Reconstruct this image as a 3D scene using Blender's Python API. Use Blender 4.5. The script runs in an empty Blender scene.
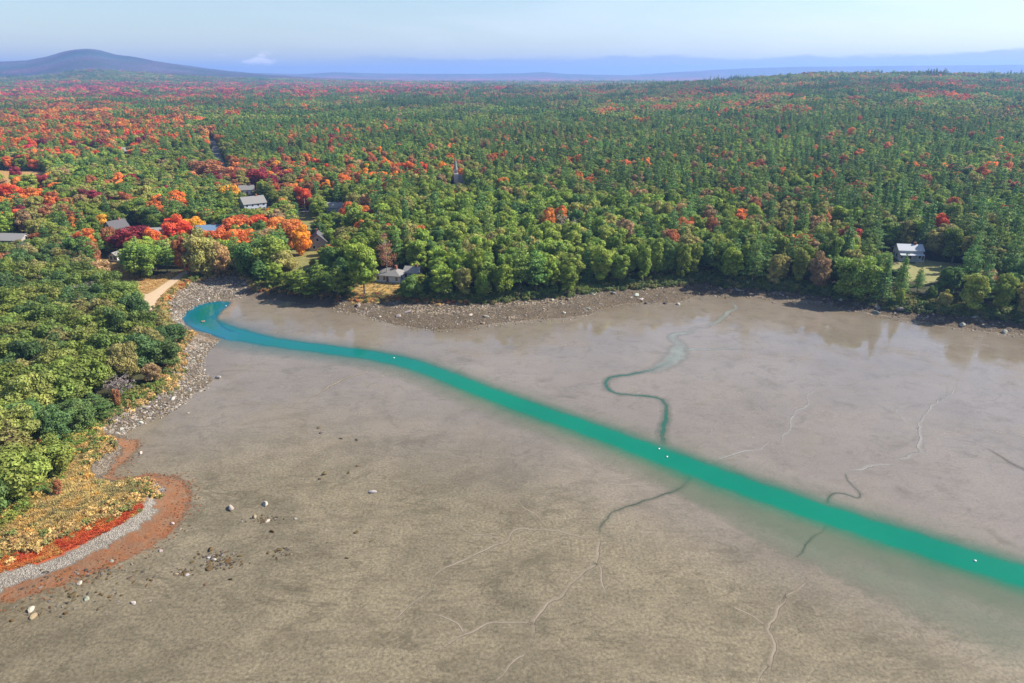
import bpy, math, random
import numpy as np
from mathutils import Vector, Matrix

random.seed(7)
RNG = np.random.default_rng(7)
scene = bpy.context.scene
COL = scene.collection
R = math.radians

# ------------------------------------------------------------------ camera
CAM_H = 80.0
PITCH = R(21.3)
F = 683.0
W, H = 1024, 683
CP, SP = math.cos(PITCH), math.sin(PITCH)
cam_d = bpy.data.cameras.new('camera')
cam_d.sensor_width = 36.0
cam_d.lens = 36.0 * F / W
cam_d.clip_start = 1.0
cam_d.clip_end = 80000.0
cam = bpy.data.objects.new('camera', cam_d)
cam.location = (0, 0, CAM_H)
cam.rotation_euler = (R(90) - PITCH, 0, 0)
COL.objects.link(cam)
scene.camera = cam


def ray(px, py):
    a = (px - W / 2) / F
    b = (H / 2 - py) / F
    d = np.array([a, CP + b * SP, -SP + b * CP])
    return d / np.linalg.norm(d)


def flat(px, py, z=0.0):
    d = ray(px, py)
    t = (z - CAM_H) / d[2]
    return (d[0] * t, d[1] * t)


def project(x, y, z):
    dep = y * CP - (z - CAM_H) * SP
    up = y * SP + (z - CAM_H) * CP
    return W / 2 + F * x / dep, H / 2 - F * up / dep, dep


def flats(pts, z=0.0):
    return np.array([flat(p[0], p[1], z) for p in pts])


# ------------------------------------------------------------------ 2D geometry tools
def seg_dist(P, poly, closed=False):
    """distance of the points P (n,2) to a polyline"""
    A = poly if closed else poly[:-1]
    B = np.roll(poly, -1, axis=0) if closed else poly[1:]
    out = np.full(len(P), 1e18)
    for a, b in zip(A, B):
        ab = b - a
        L = max(float(ab @ ab), 1e-9)
        t = np.clip(((P - a) @ ab) / L, 0, 1)
        d = P - a - t[:, None] * ab
        out = np.minimum(out, (d * d).sum(1))
    return np.sqrt(out)


def inside(P, poly):
    x, y = P[:, 0], P[:, 1]
    c = np.zeros(len(P), bool)
    n = len(poly)
    for i in range(n):
        x1, y1 = poly[i]
        x2, y2 = poly[(i + 1) % n]
        if y1 == y2:
            continue
        m = ((y1 > y) != (y2 > y)) & (x < (x2 - x1) * (y - y1) / (y2 - y1) + x1)
        c ^= m
    return c


def sstep(a, b, x):
    t = np.clip((x - a) / (b - a), 0, 1)
    return t * t * (3 - 2 * t)


def _hash(ix, iy, s):
    n = (ix * 374761393 + iy * 668265263 + s * 974634077) & 0x7FFFFFFF
    n = (n ^ (n >> 13)) * 1274126177 & 0x7FFFFFFF
    return ((n ^ (n >> 16)) & 0xFFFF) / 65535.0


def vnoise(x, y, scale, seed=0):
    """value noise 0..1"""
    u, v = x / scale, y / scale
    i, j = np.floor(u).astype(np.int64), np.floor(v).astype(np.int64)
    f, g = u - i, v - j
    f, g = f * f * (3 - 2 * f), g * g * (3 - 2 * g)
    a, b = _hash(i, j, seed), _hash(i + 1, j, seed)
    c, d = _hash(i, j + 1, seed), _hash(i + 1, j + 1, seed)
    return (a * (1 - f) + b * f) * (1 - g) + (c * (1 - f) + d * f) * g


def fbm(x, y, scale, seed=0, oct=3):
    s, amp, tot = 0, 1.0, 0
    for k in range(oct):
        s = s + amp * vnoise(x, y, scale / 2 ** k, seed + k)
        tot += amp
        amp *= .5
    return s / tot


# ------------------------------------------------------------------ the shore
M_PX = [(-420, 790), (-150, 660), (0, 601), (45, 588), (90, 572), (125, 558), (150, 546), (170, 530), (183, 512), (187, 495),
        (181, 482), (169, 477), (147, 476), (125, 480), (110, 478), (110, 470), (124, 461), (134, 451), (137, 443), (130, 437),
        (119, 433), (137, 423), (161, 414), (182, 402), (210, 384), (214, 379), (205, 374), (201, 366), (203, 355), (212, 347),
        (220, 340), (210, 334), (195, 331), (184, 325), (180, 318), (185, 311), (195, 305), (206, 301), (218, 299), (232, 299),
        (246, 296), (262, 299), (290, 302), (330, 308), (360, 315), (395, 325), (430, 330), (460, 329), (490, 324), (530, 320),
        (565, 318), (589, 315), (600, 310), (622, 304), (644, 303), (677, 303), (699, 295), (726, 295), (753, 296), (790, 299),
        (823, 302), (851, 311), (873, 314), (906, 318), (934, 325), (975, 331), (1024, 335), (1120, 347), (1300, 372)]
V_PX = [(-420, 720), (-150, 612), (0, 556), (53, 539), (97, 521), (138, 503), (150, 492), (140, 483), (112, 483), (96, 479),
        (92, 466), (104, 452), (114, 440), (104, 433), (95, 430), (107, 421), (130, 407), (154, 396), (168, 388), (175, 374),
        (178, 360), (178, 348), (186, 338), (188, 334), (176, 331), (168, 322), (162, 313), (161, 303), (168, 294), (178, 287),
        (190, 282), (205, 279), (222, 274), (240, 274), (250, 281), (257, 289), (300, 295), (340, 299), (395, 300), (440, 303),
        (470, 303), (500, 302), (540, 297), (570, 296), (600, 290), (630, 289), (660, 286), (690, 282), (705, 281), (730, 286),
        (760, 290), (800, 291), (850, 299), (900, 309), (950, 314), (1024, 321), (1120, 334), (1300, 356)]
FAR = [(60000, 200), (60000, 60000), (-60000, 60000), (-60000, -60000), (-400, -3000)]
M_LINE = flats(M_PX)
V_LINE = flats(V_PX, 1.6)
M_POLY = np.vstack([M_LINE, FAR])
V_POLY = np.vstack([V_LINE, FAR])

RIDGE_X = [-3000, -1200, -400, 0, 304, 450, 671, 875, 1200, 1470, 2500, 6000]
RIDGE_Z = [10, 10, 9, 13, 22, 31, 45, 62, 65, 61, 56, 44]


def prof(pts, dist, y0=76.0):
    """a skyline drawn in pixels -> (world x at that distance, height)"""
    xs, zs = [], []
    for px, py in pts:
        xs.append((px - W / 2) / F * dist * CP)
        zs.append(CAM_H + (y0 - py) / 787.0 * dist)
    return np.array(xs), np.array(zs)


MT_X, MT_Z = prof([(-420, 73), (-250, 70), (-100, 65), (0, 62.5), (30, 61.5), (50, 58), (70, 52.5), (80, 50.5), (92, 50), (104, 51.5), (120, 56),
                   (140, 58.5), (160, 62.5), (200, 68), (230, 72), (262, 75), (330, 79), (420, 81), (1500, 82)], 7000)
FH_X, FH_Z = prof([(-600, 74), (200, 75), (260, 74), (300, 75), (335, 73), (380, 74.5), (480, 75), (520, 74.5), (543, 72.8), (565, 75), (630, 76), (680, 73),
                   (740, 70), (807, 68), (900, 67.5), (1024, 66), (1300, 65), (1600, 70)], 12000)


def dists(P):
    dM = seg_dist(P, M_LINE)
    dV = seg_dist(P, V_LINE)
    iM = inside(P, M_POLY)
    iV = inside(P, V_POLY)
    return np.where(iM, dM, -dM), np.where(iV, dV, -dV)


def terrain(x, y, want=False):
    x = np.atleast_1d(np.asarray(x, float))
    y = np.atleast_1d(np.asarray(y, float))
    P = np.stack([x, y], 1)
    r = np.hypot(x, y)
    dM = np.full(len(x), 400.0)
    dV = np.full(len(x), 400.0)
    near = r < 900
    if near.any():
        dM[near], dV[near] = dists(P[near])
    back = (~near) & (y < 200) & (x > -0.05 * r)
    dM[back] = -100
    dV[back] = -100
    t = np.clip(dM / np.maximum(dM - np.minimum(dV, 0), 1e-3), 0, 1)
    beach = 0.02 + 1.7 * t ** 1.15 + 0.25 * t * (vnoise(x, y, 3.1, 5) - .4)
    dv = np.maximum(dV, 0)
    yy = np.maximum(y, 1)
    land = 1.75 + 1.4 * (1 - np.exp(-dv / 7)) + 0.006 * np.minimum(dv, 500) + 2.2 * sstep(10, 120, dv) * (fbm(x, y, 90, 3) - .4)
    q = np.clip((yy - 330) / 1770, 0, 1)
    zr = np.interp(x * 2100 / np.maximum(yy, 400), RIDGE_X, RIDGE_Z)
    hill = zr * q ** 1.2 * (1 - .85 * sstep(2150, 4200, yy)) * sstep(0, 200, dv)
    rough = sstep(700, 2500, r) * 14 * (fbm(x, y, 700, 9) - .5)
    mt = (np.interp(x * 7000 / np.maximum(yy, 2000), MT_X, MT_Z) - 10) * np.exp(-((yy - 7000) / np.where(yy < 7000, 2250, 1500)) ** 2) * (yy > 2500)
    mt = np.maximum(mt, 0) * (1 + .1 * (fbm(x, y, 500, 21) - .5) * np.exp(-((yy - 7000) / 3000) ** 2))
    fh = (np.interp(x * 12000 / np.maximum(yy, 3000), FH_X, FH_Z) - 5) * np.exp(-((yy - 12000) / 1800) ** 2) * (yy > 5000)
    land = land + hill + rough + np.maximum(mt, 0) + np.maximum(fh, 0)
    z = np.where(dM <= 0, 0.0, np.where(dV <= 0, beach, land))
    if want:
        return z, dM, dV
    return z


def at(px, py, dz=0.0):
    """the first point where the line of sight through a pixel comes within dz of the ground"""
    d = ray(px, py)
    lo, hi = 60.0, 14000.0
    ts = np.geomspace(lo, hi, 420)
    z = terrain(d[0] * ts, d[1] * ts) + dz
    k = np.nonzero(CAM_H + d[2] * ts <= z)[0]
    if not len(k):
        return None
    k = k[0]
    ts = np.linspace(ts[max(k - 1, 0)], ts[k], 40)
    z = terrain(d[0] * ts, d[1] * ts) + dz
    j = np.nonzero(CAM_H + d[2] * ts <= z)[0][0]
    x, y = d[0] * ts[j], d[1] * ts[j]
    return float(x), float(y), float(z[j] - dz)


def gz(x, y):
    return float(terrain([x], [y])[0])


# ------------------------------------------------------------------ object helpers
def tag(o, label=None, cat=None, group=None, kind=None):
    if label: o['label'] = label
    if cat: o['category'] = cat
    if group: o['group'] = group
    if kind: o['kind'] = kind
    return o


def mesh_np(name, V, Fq, mats=(), smooth=False, midx=None):
    """V (n,3), Fq (m,k) with k 3 or 4"""
    me = bpy.data.meshes.new(name)
    V = np.asarray(V, np.float32)
    Fq = np.asarray(Fq, np.int32)
    m, k = Fq.shape
    me.vertices.add(len(V))
    me.vertices.foreach_set('co', V.ravel())
    me.loops.add(m * k)
    me.loops.foreach_set('vertex_index', Fq.ravel())
    me.polygons.add(m)
    me.polygons.foreach_set('loop_start', np.arange(0, m * k, k, dtype=np.int32))
    me.polygons.foreach_set('loop_total', np.full(m, k, np.int32))
    if midx is not None:
        me.polygons.foreach_set('material_index', np.asarray(midx, np.int32))
    me.polygons.foreach_set('use_smooth', np.full(m, smooth, bool))
    for a in mats:
        me.materials.append(a)
    me.update(calc_edges=True)
    return me


def vattr(me, name, data, domain='POINT', typ='FLOAT'):
    a = me.attributes.new(name, typ, domain)
    key = {'FLOAT': 'value', 'FLOAT_COLOR': 'color', 'FLOAT_VECTOR': 'vector', 'INT': 'value'}[typ]
    a.data.foreach_set(key, np.asarray(data, np.int32 if typ == 'INT' else np.float32).ravel())


def link(name, me, parent=None):
    o = bpy.data.objects.new(name, me)
    COL.objects.link(o)
    if parent: o.parent = parent
    return o


class MB:
    """collects boxes, prisms and tubes into one mesh"""
    def __init__(s):
        s.v, s.f = [], []

    def add(s, v, f):
        n = len(s.v)
        s.v += [tuple(p) for p in v]
        s.f += [tuple(i + n for i in q) for q in f]

    def box(s, x0, x1, y0, y1, z0, z1):
        s.add([(x0, y0, z0), (x1, y0, z0), (x1, y1, z0), (x0, y1, z0), (x0, y0, z1), (x1, y0, z1), (x1, y1, z1), (x0, y1, z1)],
              [(3, 2, 1, 0), (4, 5, 6, 7), (0, 1, 5, 4), (1, 2, 6, 5), (2, 3, 7, 6), (3, 0, 4, 7)])

    def prism(s, a, b):
        """two equal rings of points joined"""
        n = len(a)
        s.add(list(a) + list(b), [tuple(range(n))[::-1], tuple(range(n, 2 * n))] + [(i, (i + 1) % n, n + (i + 1) % n, n + i) for i in range(n)])

    def tube(s, pts, rad, n=7):
        rings = []
        for i, p in enumerate(pts):
            p = Vector(p)
            d = (Vector(pts[min(i + 1, len(pts) - 1)]) - Vector(pts[max(i - 1, 0)])).normalized()
            u = d.orthogonal().normalized()
            w = d.cross(u)
            r = rad[i] if hasattr(rad, '__len__') else rad
            rings.append([p + (u * math.cos(6.2832 * k / n) + w * math.sin(6.2832 * k / n)) * r for k in range(n)])
        v = [q for r_ in rings for q in r_]
        f = []
        for i in range(len(rings) - 1):
            for k in range(n):
                f.append((i * n + k, i * n + (k + 1) % n, (i + 1) * n + (k + 1) % n, (i + 1) * n + k))
        f.append(tuple(range(n))[::-1])
        f.append(tuple(range((len(rings) - 1) * n, len(rings) * n)))
        s.add(v, f)

    def mesh(s, name, mat=None, smooth=False):
        me = bpy.data.meshes.new(name)
        me.from_pydata(s.v, [], s.f)
        if smooth:
            me.polygons.foreach_set('use_smooth', np.ones(len(me.polygons), bool))
        if mat: me.materials.append(mat)
        me.update()
        return me

    def build(s, name, mat=None, parent=None, smooth=False):
        return link(name, s.mesh(name, mat, smooth), parent)


def empty(name, loc, rz=0.0):
    o = bpy.data.objects.new(name, None)
    o.empty_display_size = .5
    o.location = loc
    o.rotation_euler = (0, 0, rz)
    COL.objects.link(o)
    return o


# ------------------------------------------------------------------ materials
def new_mat(name):
    m = bpy.data.materials.new(name)
    m.use_nodes = True
    nt = m.node_tree
    nt.nodes.clear()
    out = nt.nodes.new('ShaderNodeOutputMaterial')
    return m, nt, out


class NT:
    def __init__(s, nt): s.t = nt

    def n(s, typ, **kw):
        nd = s.t.nodes.new(typ)
        for k, v in kw.items():
            if k == 'i':
                for a, b in v.items():
                    if isinstance(b, bpy.types.NodeSocket): s.t.links.new(b, nd.inputs[a])
                    else: nd.inputs[a].default_value = b
            else: setattr(nd, k, v)
        return nd

    def math(s, op, a, b=0.0, clamp=False):
        return s.n('ShaderNodeMath', operation=op, use_clamp=clamp, i={0: a, 1: b}).outputs[0]

    def mix(s, fac, a, b, blend='MIX'):
        nd = s.n('ShaderNodeMix', data_type='RGBA', blend_type=blend)
        for k, v in ((0, fac), (6, a), (7, b)):
            if isinstance(v, bpy.types.NodeSocket): s.t.links.new(v, nd.inputs[k])
            else: nd.inputs[k].default_value = v if k == 0 else (tuple(v) + (1,))[:4]
        return nd.outputs[2]

    def noise(s, vec, scale, detail=4, rough=.55, dist=0.0, out=0):
        nd = s.n('ShaderNodeTexNoise', i={'Scale': scale, 'Detail': detail, 'Roughness': rough, 'Distortion': dist})
        if vec is not None: s.t.links.new(vec, nd.inputs['Vector'])
        return nd.outputs[out]

    def ramp(s, fac, stops, interp='LINEAR'):
        nd = s.n('ShaderNodeValToRGB')
        cr = nd.color_ramp
        cr.interpolation = interp
        while len(cr.elements) < len(stops): cr.elements.new(.5)
        for e, (p, c) in zip(cr.elements, stops):
            e.position = p
            e.color = (c, c, c, 1) if not hasattr(c, '__len__') else (*c, 1)
        s.t.links.new(fac, nd.inputs[0])
        return nd.outputs[0]

    def attr(s, name, typ='GEOMETRY', out='Fac'):
        nd = s.n('ShaderNodeAttribute', attribute_type=typ, attribute_name=name)
        return nd.outputs[out]

    def pos(s): return s.n('ShaderNodeNewGeometry').outputs['Position']

    def scalev(s, v, sc, rot=(0, 0, 0)):
        return s.n('ShaderNodeMapping', i={'Vector': v, 'Scale': sc, 'Rotation': rot}).outputs[0]

    def link(s, a, b): s.t.links.new(a, b)


def solid(name, col, rough=.7, var=.12, scale=2.0, spec=.3, bump=0.0, metal=0.0):
    m, nt, out = new_mat(name)
    g = NT(nt)
    tc = g.n('ShaderNodeTexCoord').outputs['Object']
    nz = g.noise(tc, scale, 4)
    c = g.mix(nz, [k * (1 - var) for k in col], [min(1, k * (1 + var)) for k in col])
    p = g.n('ShaderNodeBsdfPrincipled', i={'Base Color': c, 'Roughness': rough, 'Specular IOR Level': spec, 'Metallic': metal})
    if bump:
        b = g.n('ShaderNodeBump', i={'Strength': bump, 'Distance': .1, 'Height': nz})
        g.link(b.outputs[0], p.inputs['Normal'])
    g.link(p.outputs[0], out.inputs[0])
    return m


def leaf_material(name, transl=.32):
    m, nt, out = new_mat(name)
    g = NT(nt)
    tint = g.attr('tint', 'INSTANCER', 'Color')
    lv = g.attr('lv')
    tr = g.attr('tr')
    hs = g.n('ShaderNodeHueSaturation', i={'Color': tint, 'Hue': g.math('ADD', g.math('MULTIPLY', tr, .05), .475),
                                          'Value': g.math('ADD', g.math('MULTIPLY', lv, 1.7), 1.1)})
    c = hs.outputs[0]
    p = g.n('ShaderNodeBsdfPrincipled', i={'Base Color': c, 'Roughness': .62, 'Specular IOR Level': .22})
    tl = g.n('ShaderNodeBsdfTranslucent', i={'Color': c})
    mx = g.n('ShaderNodeMixShader', i={0: transl, 1: p.outputs[0], 2: tl.outputs[0]})
    g.link(mx.outputs[0], out.inputs[0])
    return m


LEAF = leaf_material('leaf')
NEEDLE = leaf_material('needle', .3)
BARK = solid('bark', (.13, .105, .085), .9, .4, 3, .1, .4)
PALE_BARK = solid('pale_bark', (.34, .31, .27), .85, .3, 3, .1, .4)

# ------------------------------------------------------------------ world, sun
SUN_AZ, SUN_EL = R(78), R(39)
w = bpy.data.worlds.new('World')
scene.world = w
w.use_nodes = True
nt = w.node_tree
nt.nodes.clear()
g = NT(nt)
sky = g.n('ShaderNodeTexSky', sky_type='NISHITA', sun_disc=False, sun_elevation=SUN_EL, sun_rotation=SUN_AZ, altitude=50, air_density=1.0, dust_density=.6, ozone_density=1.6)
vec = g.n('ShaderNodeTexCoord').outputs['Generated']
sep = g.n('ShaderNodeSeparateXYZ', i={0: vec})
X, Z = sep.outputs[0], sep.outputs[2]
# low bank of cloud along the horizon and a little thin high cloud
bump_ = g.noise(g.scalev(vec, (9, 9, 30)), 1.0, 5, .6)
top = g.math('ADD', .012, g.math('MULTIPLY', bump_, .025))
bank = g.math('MULTIPLY', g.ramp(g.math('SUBTRACT', top, Z), [(0, 0.0), (.004, 1.0)]), g.ramp(g.math('ADD', g.math('MULTIPLY', X, .5), .5), [(.36, 0.0), (.44, 1.0)]))
high = g.ramp(g.noise(g.scalev(vec, (3, 3, 16)), 1.3, 6, .6, .6), [(.44, 0.0), (.68, 1.0)])
high = g.math('MULTIPLY', high, g.ramp(g.math('ADD', g.math('MULTIPLY', X, .5), .5), [(.3, .12), (.75, .8)]))
puff = g.ramp(g.noise(g.scalev(vec, (26, 26, 70)), 1.0, 4, .55), [(.56, 0.0), (.66, 1.0)])
pm = g.math('MULTIPLY', g.ramp(Z, [(.006, 0.0), (.012, 1.0), (.024, 1.0), (.028, 0.0)]), g.ramp(g.math('ADD', X, .5), [(.12, 0.0), (.15, 1.0), (.19, 1.0), (.22, 0.0)]))
c = g.mix(g.math('MULTIPLY', high, .36), sky.outputs[0], (8.2, 8.0, 9.0))
c = g.mix(g.math('MULTIPLY', bank, .65), c, (2.0, 2.4, 3.5))
c = g.mix(g.math('MULTIPLY', g.math('MULTIPLY', puff, pm), .6), c, (13, 11.5, 11.5))
SKY_STRENGTH = .08
bg = g.n('ShaderNodeBackground', i={'Color': c, 'Strength': SKY_STRENGTH})
ow = g.n('ShaderNodeOutputWorld')
g.link(bg.outputs[0], ow.inputs[0])

sd = bpy.data.lights.new('sun', 'SUN')
sd.energy = 5.0
sd.angle = R(.55)
sd.color = (1.0, .90, .76)
so = bpy.data.objects.new('sun', sd)
sdir = Vector((math.sin(SUN_AZ) * math.cos(SUN_EL), math.cos(SUN_AZ) * math.cos(SUN_EL), math.sin(SUN_EL)))
so.rotation_euler = sdir.to_track_quat('Z', 'Y').to_euler()
so.location = (200, 50, 500)
COL.objects.link(so)

scene.view_settings.view_transform = 'Standard'
scene.view_settings.look = 'None'
scene.view_settings.exposure = 1.0
scene.view_settings.gamma = 1.0
scene.view_settings.use_curve_mapping = False
scene.cycles.use_denoising = True
scene.cycles.max_bounces = 6
scene.cycles.diffuse_bounces = 3
scene.cycles.glossy_bounces = 2
scene.cycles.transparent_max_bounces = 10
scene.cycles.volume_bounces = 1
scene.cycles.caustics_reflective = False
scene.cycles.caustics_refractive = False

# ------------------------------------------------------------------ zones of the ground (pixel outlines laid on the ground)
def zone(pts, z=1.8): return flats(pts, z)


Z_GOLD = zone([(-150, 600), (0, 556), (53, 540), (97, 522), (138, 504), (151, 493), (146, 484), (126, 481), (112, 484), (94, 480), (88, 466), (100, 452), (112, 441), (101, 433), (82, 438), (66, 450), (60, 478), (38, 500), (0, 530), (-150, 580)])
Z_RED = zone([(-150, 607), (0, 555), (53, 538), (97, 521), (140, 504), (143, 508), (132, 518), (97, 536), (53, 555), (0, 572), (-150, 622)], 1.2)
Z_GRAVEL = zone([(-150, 618), (0, 570), (53, 553), (97, 534), (132, 516), (152, 500), (156, 506), (153, 518), (126, 537), (87, 556), (40, 574), (0, 587), (-150, 636)], .9)
Z_GRAVEL2 = zone([(142, 487), (152, 481), (163, 484), (160, 494), (149, 497)], 1.2)
Z_GRAVEL3 = zone([(94, 478), (92, 466), (104, 452), (114, 441), (121, 443), (118, 455), (107, 466), (104, 478)], 1.0)
Z_ORANGE = zone([(-150, 615), (0, 565), (60, 555), (110, 530), (150, 500), (140, 484), (106, 478), (110, 462), (120, 440), (140, 436), (150, 470), (200, 470), (200, 540), (100, 590), (0, 615), (-150, 690)], .5)
Z_FIELD = zone([(97, 262), (112, 257), (126, 270), (150, 277), (180, 271), (186, 279), (172, 288), (160, 300), (154, 312), (146, 305), (135, 293), (118, 288), (104, 276)], 3)
Z_FIELD2 = zone([(120, 226), (150, 228), (158, 238), (140, 240), (122, 236)], 4)
Z_SCRUB = zone([(182, 272), (196, 276), (185, 286), (172, 296), (163, 306), (165, 320), (178, 331), (168, 338), (158, 330), (152, 314), (160, 300), (172, 288)], 2)
Z_LAWN = zone([(292, 216), (312, 212), (318, 226), (308, 240), (324, 250), (318, 262), (298, 270), (284, 264), (292, 250), (297, 232)], 4)
Z_LAWN2 = zone([(352, 290), (385, 277), (402, 281), (398, 296), (380, 299), (350, 299)], 3)
Z_LAWN3 = zone([(884, 262), (930, 258), (968, 262), (975, 272), (930, 280), (890, 274)], 5)
Z_FARFIELD = zone([(-60, 171), (20, 172), (50, 173), (52, 187), (20, 188), (-60, 188)], 5)
Z_SPITTOP = zone([(164, 330), (186, 332), (214, 335), (216, 338), (196, 338), (186, 343), (176, 345), (166, 340)], 1.5)
Z_CLEAR = [Z_FIELD, Z_FIELD2, Z_LAWN, Z_LAWN2, Z_LAWN3, Z_FARFIELD]

# ------------------------------------------------------------------ ground sheet
rad = [8.0]
while rad[-1] < 26000:
    r0 = rad[-1]
    k = 1.05 if r0 < 55 else 1.0042 if r0 < 420 else 1.007 if r0 < 1300 else 1.014
    rad.append(r0 * k)
rad = np.array(rad)
fine = np.arange(-.80, .8001, .0026)
coarse = np.linspace(.85, 2 * math.pi - .85, 70)
ang = np.concatenate([fine, coarse])
nr, na = len(rad), len(ang)
RR, AA = np.meshgrid(rad, ang, indexing='ij')
gx, gy = (RR * np.sin(AA)).ravel(), (RR * np.cos(AA)).ravel()
gzz, gM, gV = terrain(gx, gy, True)
P = np.stack([gx, gy], 1)
rr = np.hypot(gx, gy)
# ragged edges: the zones are looked up at jittered places
jk = np.clip(rr / 260, .3, 1.5)
jx = ((fbm(gx, gy, 5, 31) - .5) * 5 + (vnoise(gx, gy, 1.1, 41) - .5) * 2.6) * jk
jy = ((fbm(gx, gy, 5, 32) - .5) * 5 + (vnoise(gx, gy, 1.1, 42) - .5) * 2.6) * jk
PJ = P + np.stack([jx, jy], 1)
col = np.zeros((len(gx), 3))
nA = fbm(gx, gy, 14, 51)[:, None]
nB = vnoise(gx, gy, 1.3, 52)[:, None]
col[:] = (.050, .052, .026)                                             # forest floor
col = col * (.7 + .6 * nB)
nearm = rr < 900
sub = np.nonzero(nearm)[0]
wet = np.zeros(len(gx))
wet[:] = 0
stone = np.zeros(len(gx))


def paint(poly, a, b, st=0.0, big=None):
    k = sub[inside(PJ[sub], poly)]
    t = (nB[k] * .6 + nA[k] * .4) if big is None else nA[k]
    col[k] = np.array(a) * (1 - t) + np.array(b) * t
    stone[k] = st


dMj, dVj = np.full(len(gx), 400.), np.full(len(gx), 400.)
dMj[sub], dVj[sub] = dists(P[sub] + .4 * np.stack([jx, jy], 1)[sub])
beach = nearm & (gM > 0) & (dVj <= 0)
t = nB[beach]
col[beach] = np.array((.19, .152, .108)) * (1 - t) + np.array((.29, .24, .18)) * t
stone[beach] = 1
tide = np.clip(1.15 - gM / np.where(gx > -75, 11.0, 5.0), 0, 1)[:, None] * sstep(.25, .55, fbm(gx, gy, 7, 67))[:, None] * beach[:, None] * .6
col[:] = col * (1 - tide) + np.array((.19, .145, .095)) * tide
stone[beach] *= (1 - .6 * tide[beach, 0])
cove = beach & (gx < -70) & (gy > 140)
col[cove] *= np.array((1.2, 1.24, 1.32))
low = nearm & (dMj > -2) & (gM <= 1.5) & (gM > -4)
paint(Z_SCRUB, (.24, .14, .06), (.20, .075, .03))
paint(Z_GOLD, (.26, .18, .07), (.34, .24, .09))
paint(Z_ORANGE, (.22, .082, .032), (.165, .118, .078))
kx = sub[(gM[sub] <= -1.0)]
paint(Z_GRAVEL, (.25, .225, .19), (.37, .34, .295), .34)
paint(Z_GRAVEL2, (.19, .17, .15), (.33, .30, .27), .45)
paint(Z_GRAVEL3, (.17, .14, .105), (.27, .23, .18), .45)
paint(Z_RED, (.36, .06, .02), (.33, .105, .035))
paint(Z_FIELD, (.30, .185, .075), (.24, .165, .065))
paint(Z_FIELD2, (.40, .27, .12), (.32, .23, .11))
paint(Z_LAWN, (.13, .17, .05), (.27, .22, .09))
paint(Z_LAWN2, (.30, .21, .08), (.42, .28, .10))
paint(Z_LAWN3, (.18, .2, .07), (.3, .27, .13))
paint(Z_FARFIELD, (.34, .20, .075), (.40, .25, .10))
paint(Z_SPITTOP, (.30, .24, .17), (.36, .29, .22), .45)
mudz = gM <= 0
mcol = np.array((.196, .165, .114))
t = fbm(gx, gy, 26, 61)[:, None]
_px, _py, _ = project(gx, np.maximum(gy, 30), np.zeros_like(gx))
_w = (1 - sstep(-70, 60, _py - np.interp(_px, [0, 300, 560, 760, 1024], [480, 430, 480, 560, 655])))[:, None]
mud_c = (mcol * (1 - _w) + np.array((.205, .172, .143)) * _w) * (.88 + .24 * t)  # wet mud paler and bluer: sky sheen put into its base colour
_n = fbm(gx, gy, 16, 64, 4)[:, None]
_n2 = fbm(gx, gy, 5, 65, 3)[:, None]
mud_c = mud_c * (1 - (1 - .7 * _w) * (.15 * sstep(.48, .62, _n) + .13 * sstep(.5, .64, _n2)))
_ll = ((1 - _w) * sstep(560, 660, _py)[:, None] * sstep(620, 150, _px)[:, None])
mud_c = mud_c * (1 - .05 * _ll) * np.where(True, np.array((.98, 1.0, .97)), 1)
edge = np.exp(np.minimum(gM, 0) / 7.0)[:, None] * sstep(.35, .6, fbm(gx, gy, 17, 63))[:, None]
mud_c = mud_c * (1 - .45 * edge) + np.array((.11, .08, .04)) * .45 * edge
# seaweed stain spilling past the gravel on the point
om = np.zeros(len(gx), bool)
om[sub] = inside(PJ[sub], Z_ORANGE) & (gM[sub] > -1.6) & (dMj[sub] > -1.0)
wk = np.clip(.25 + 1.1 * (nB - .3) + .7 * (nA - .5) + .10 * np.maximum(-gM, 0)[:, None] * 1.2, 0, 1)
mud_c[om] = (np.array((.22, .08, .03)) * (1 - wk) + np.array((.155, .115, .074)) * wk)[om]
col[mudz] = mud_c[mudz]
# wetness of the mud: dries towards the near side
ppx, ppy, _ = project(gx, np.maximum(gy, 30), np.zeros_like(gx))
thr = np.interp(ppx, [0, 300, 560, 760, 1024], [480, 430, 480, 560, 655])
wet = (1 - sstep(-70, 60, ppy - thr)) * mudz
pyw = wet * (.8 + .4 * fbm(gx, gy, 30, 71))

# far forest seen only as canopy
farm = rr > 2300
t = fbm(gx, gy, 420, 81)
t2 = vnoise(gx, gy, 130, 83)
canopy = np.where((t > .47)[:, None], np.array((.34, .03, .11)), np.array((.05, .075, .035)))
mixed = .5 * canopy + .5 * np.where((t2 > .6)[:, None], np.array((.24, .08, .05)), np.array((.045, .07, .035)))
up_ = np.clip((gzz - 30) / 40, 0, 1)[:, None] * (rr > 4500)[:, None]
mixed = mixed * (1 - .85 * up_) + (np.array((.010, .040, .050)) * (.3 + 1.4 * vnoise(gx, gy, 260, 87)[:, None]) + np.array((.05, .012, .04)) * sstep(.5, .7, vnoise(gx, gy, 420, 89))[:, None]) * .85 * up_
col[farm] = mixed[farm]

idx = np.arange(nr * na).reshape(nr, na)
nxt = np.roll(idx, -1, axis=1)
Q = np.stack([idx[:-1], idx[1:], nxt[1:], nxt[:-1]], -1).reshape(-1, 4)[:, ::-1]
qm = gM[Q].mean(1)
qv = gV[Q].mean(1)
qr = rr[Q].mean(1)
kind = np.where(qm <= 0, 0, np.where(qv <= 0, 1, np.where(qr < 2300, 2, 3)))


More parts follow.
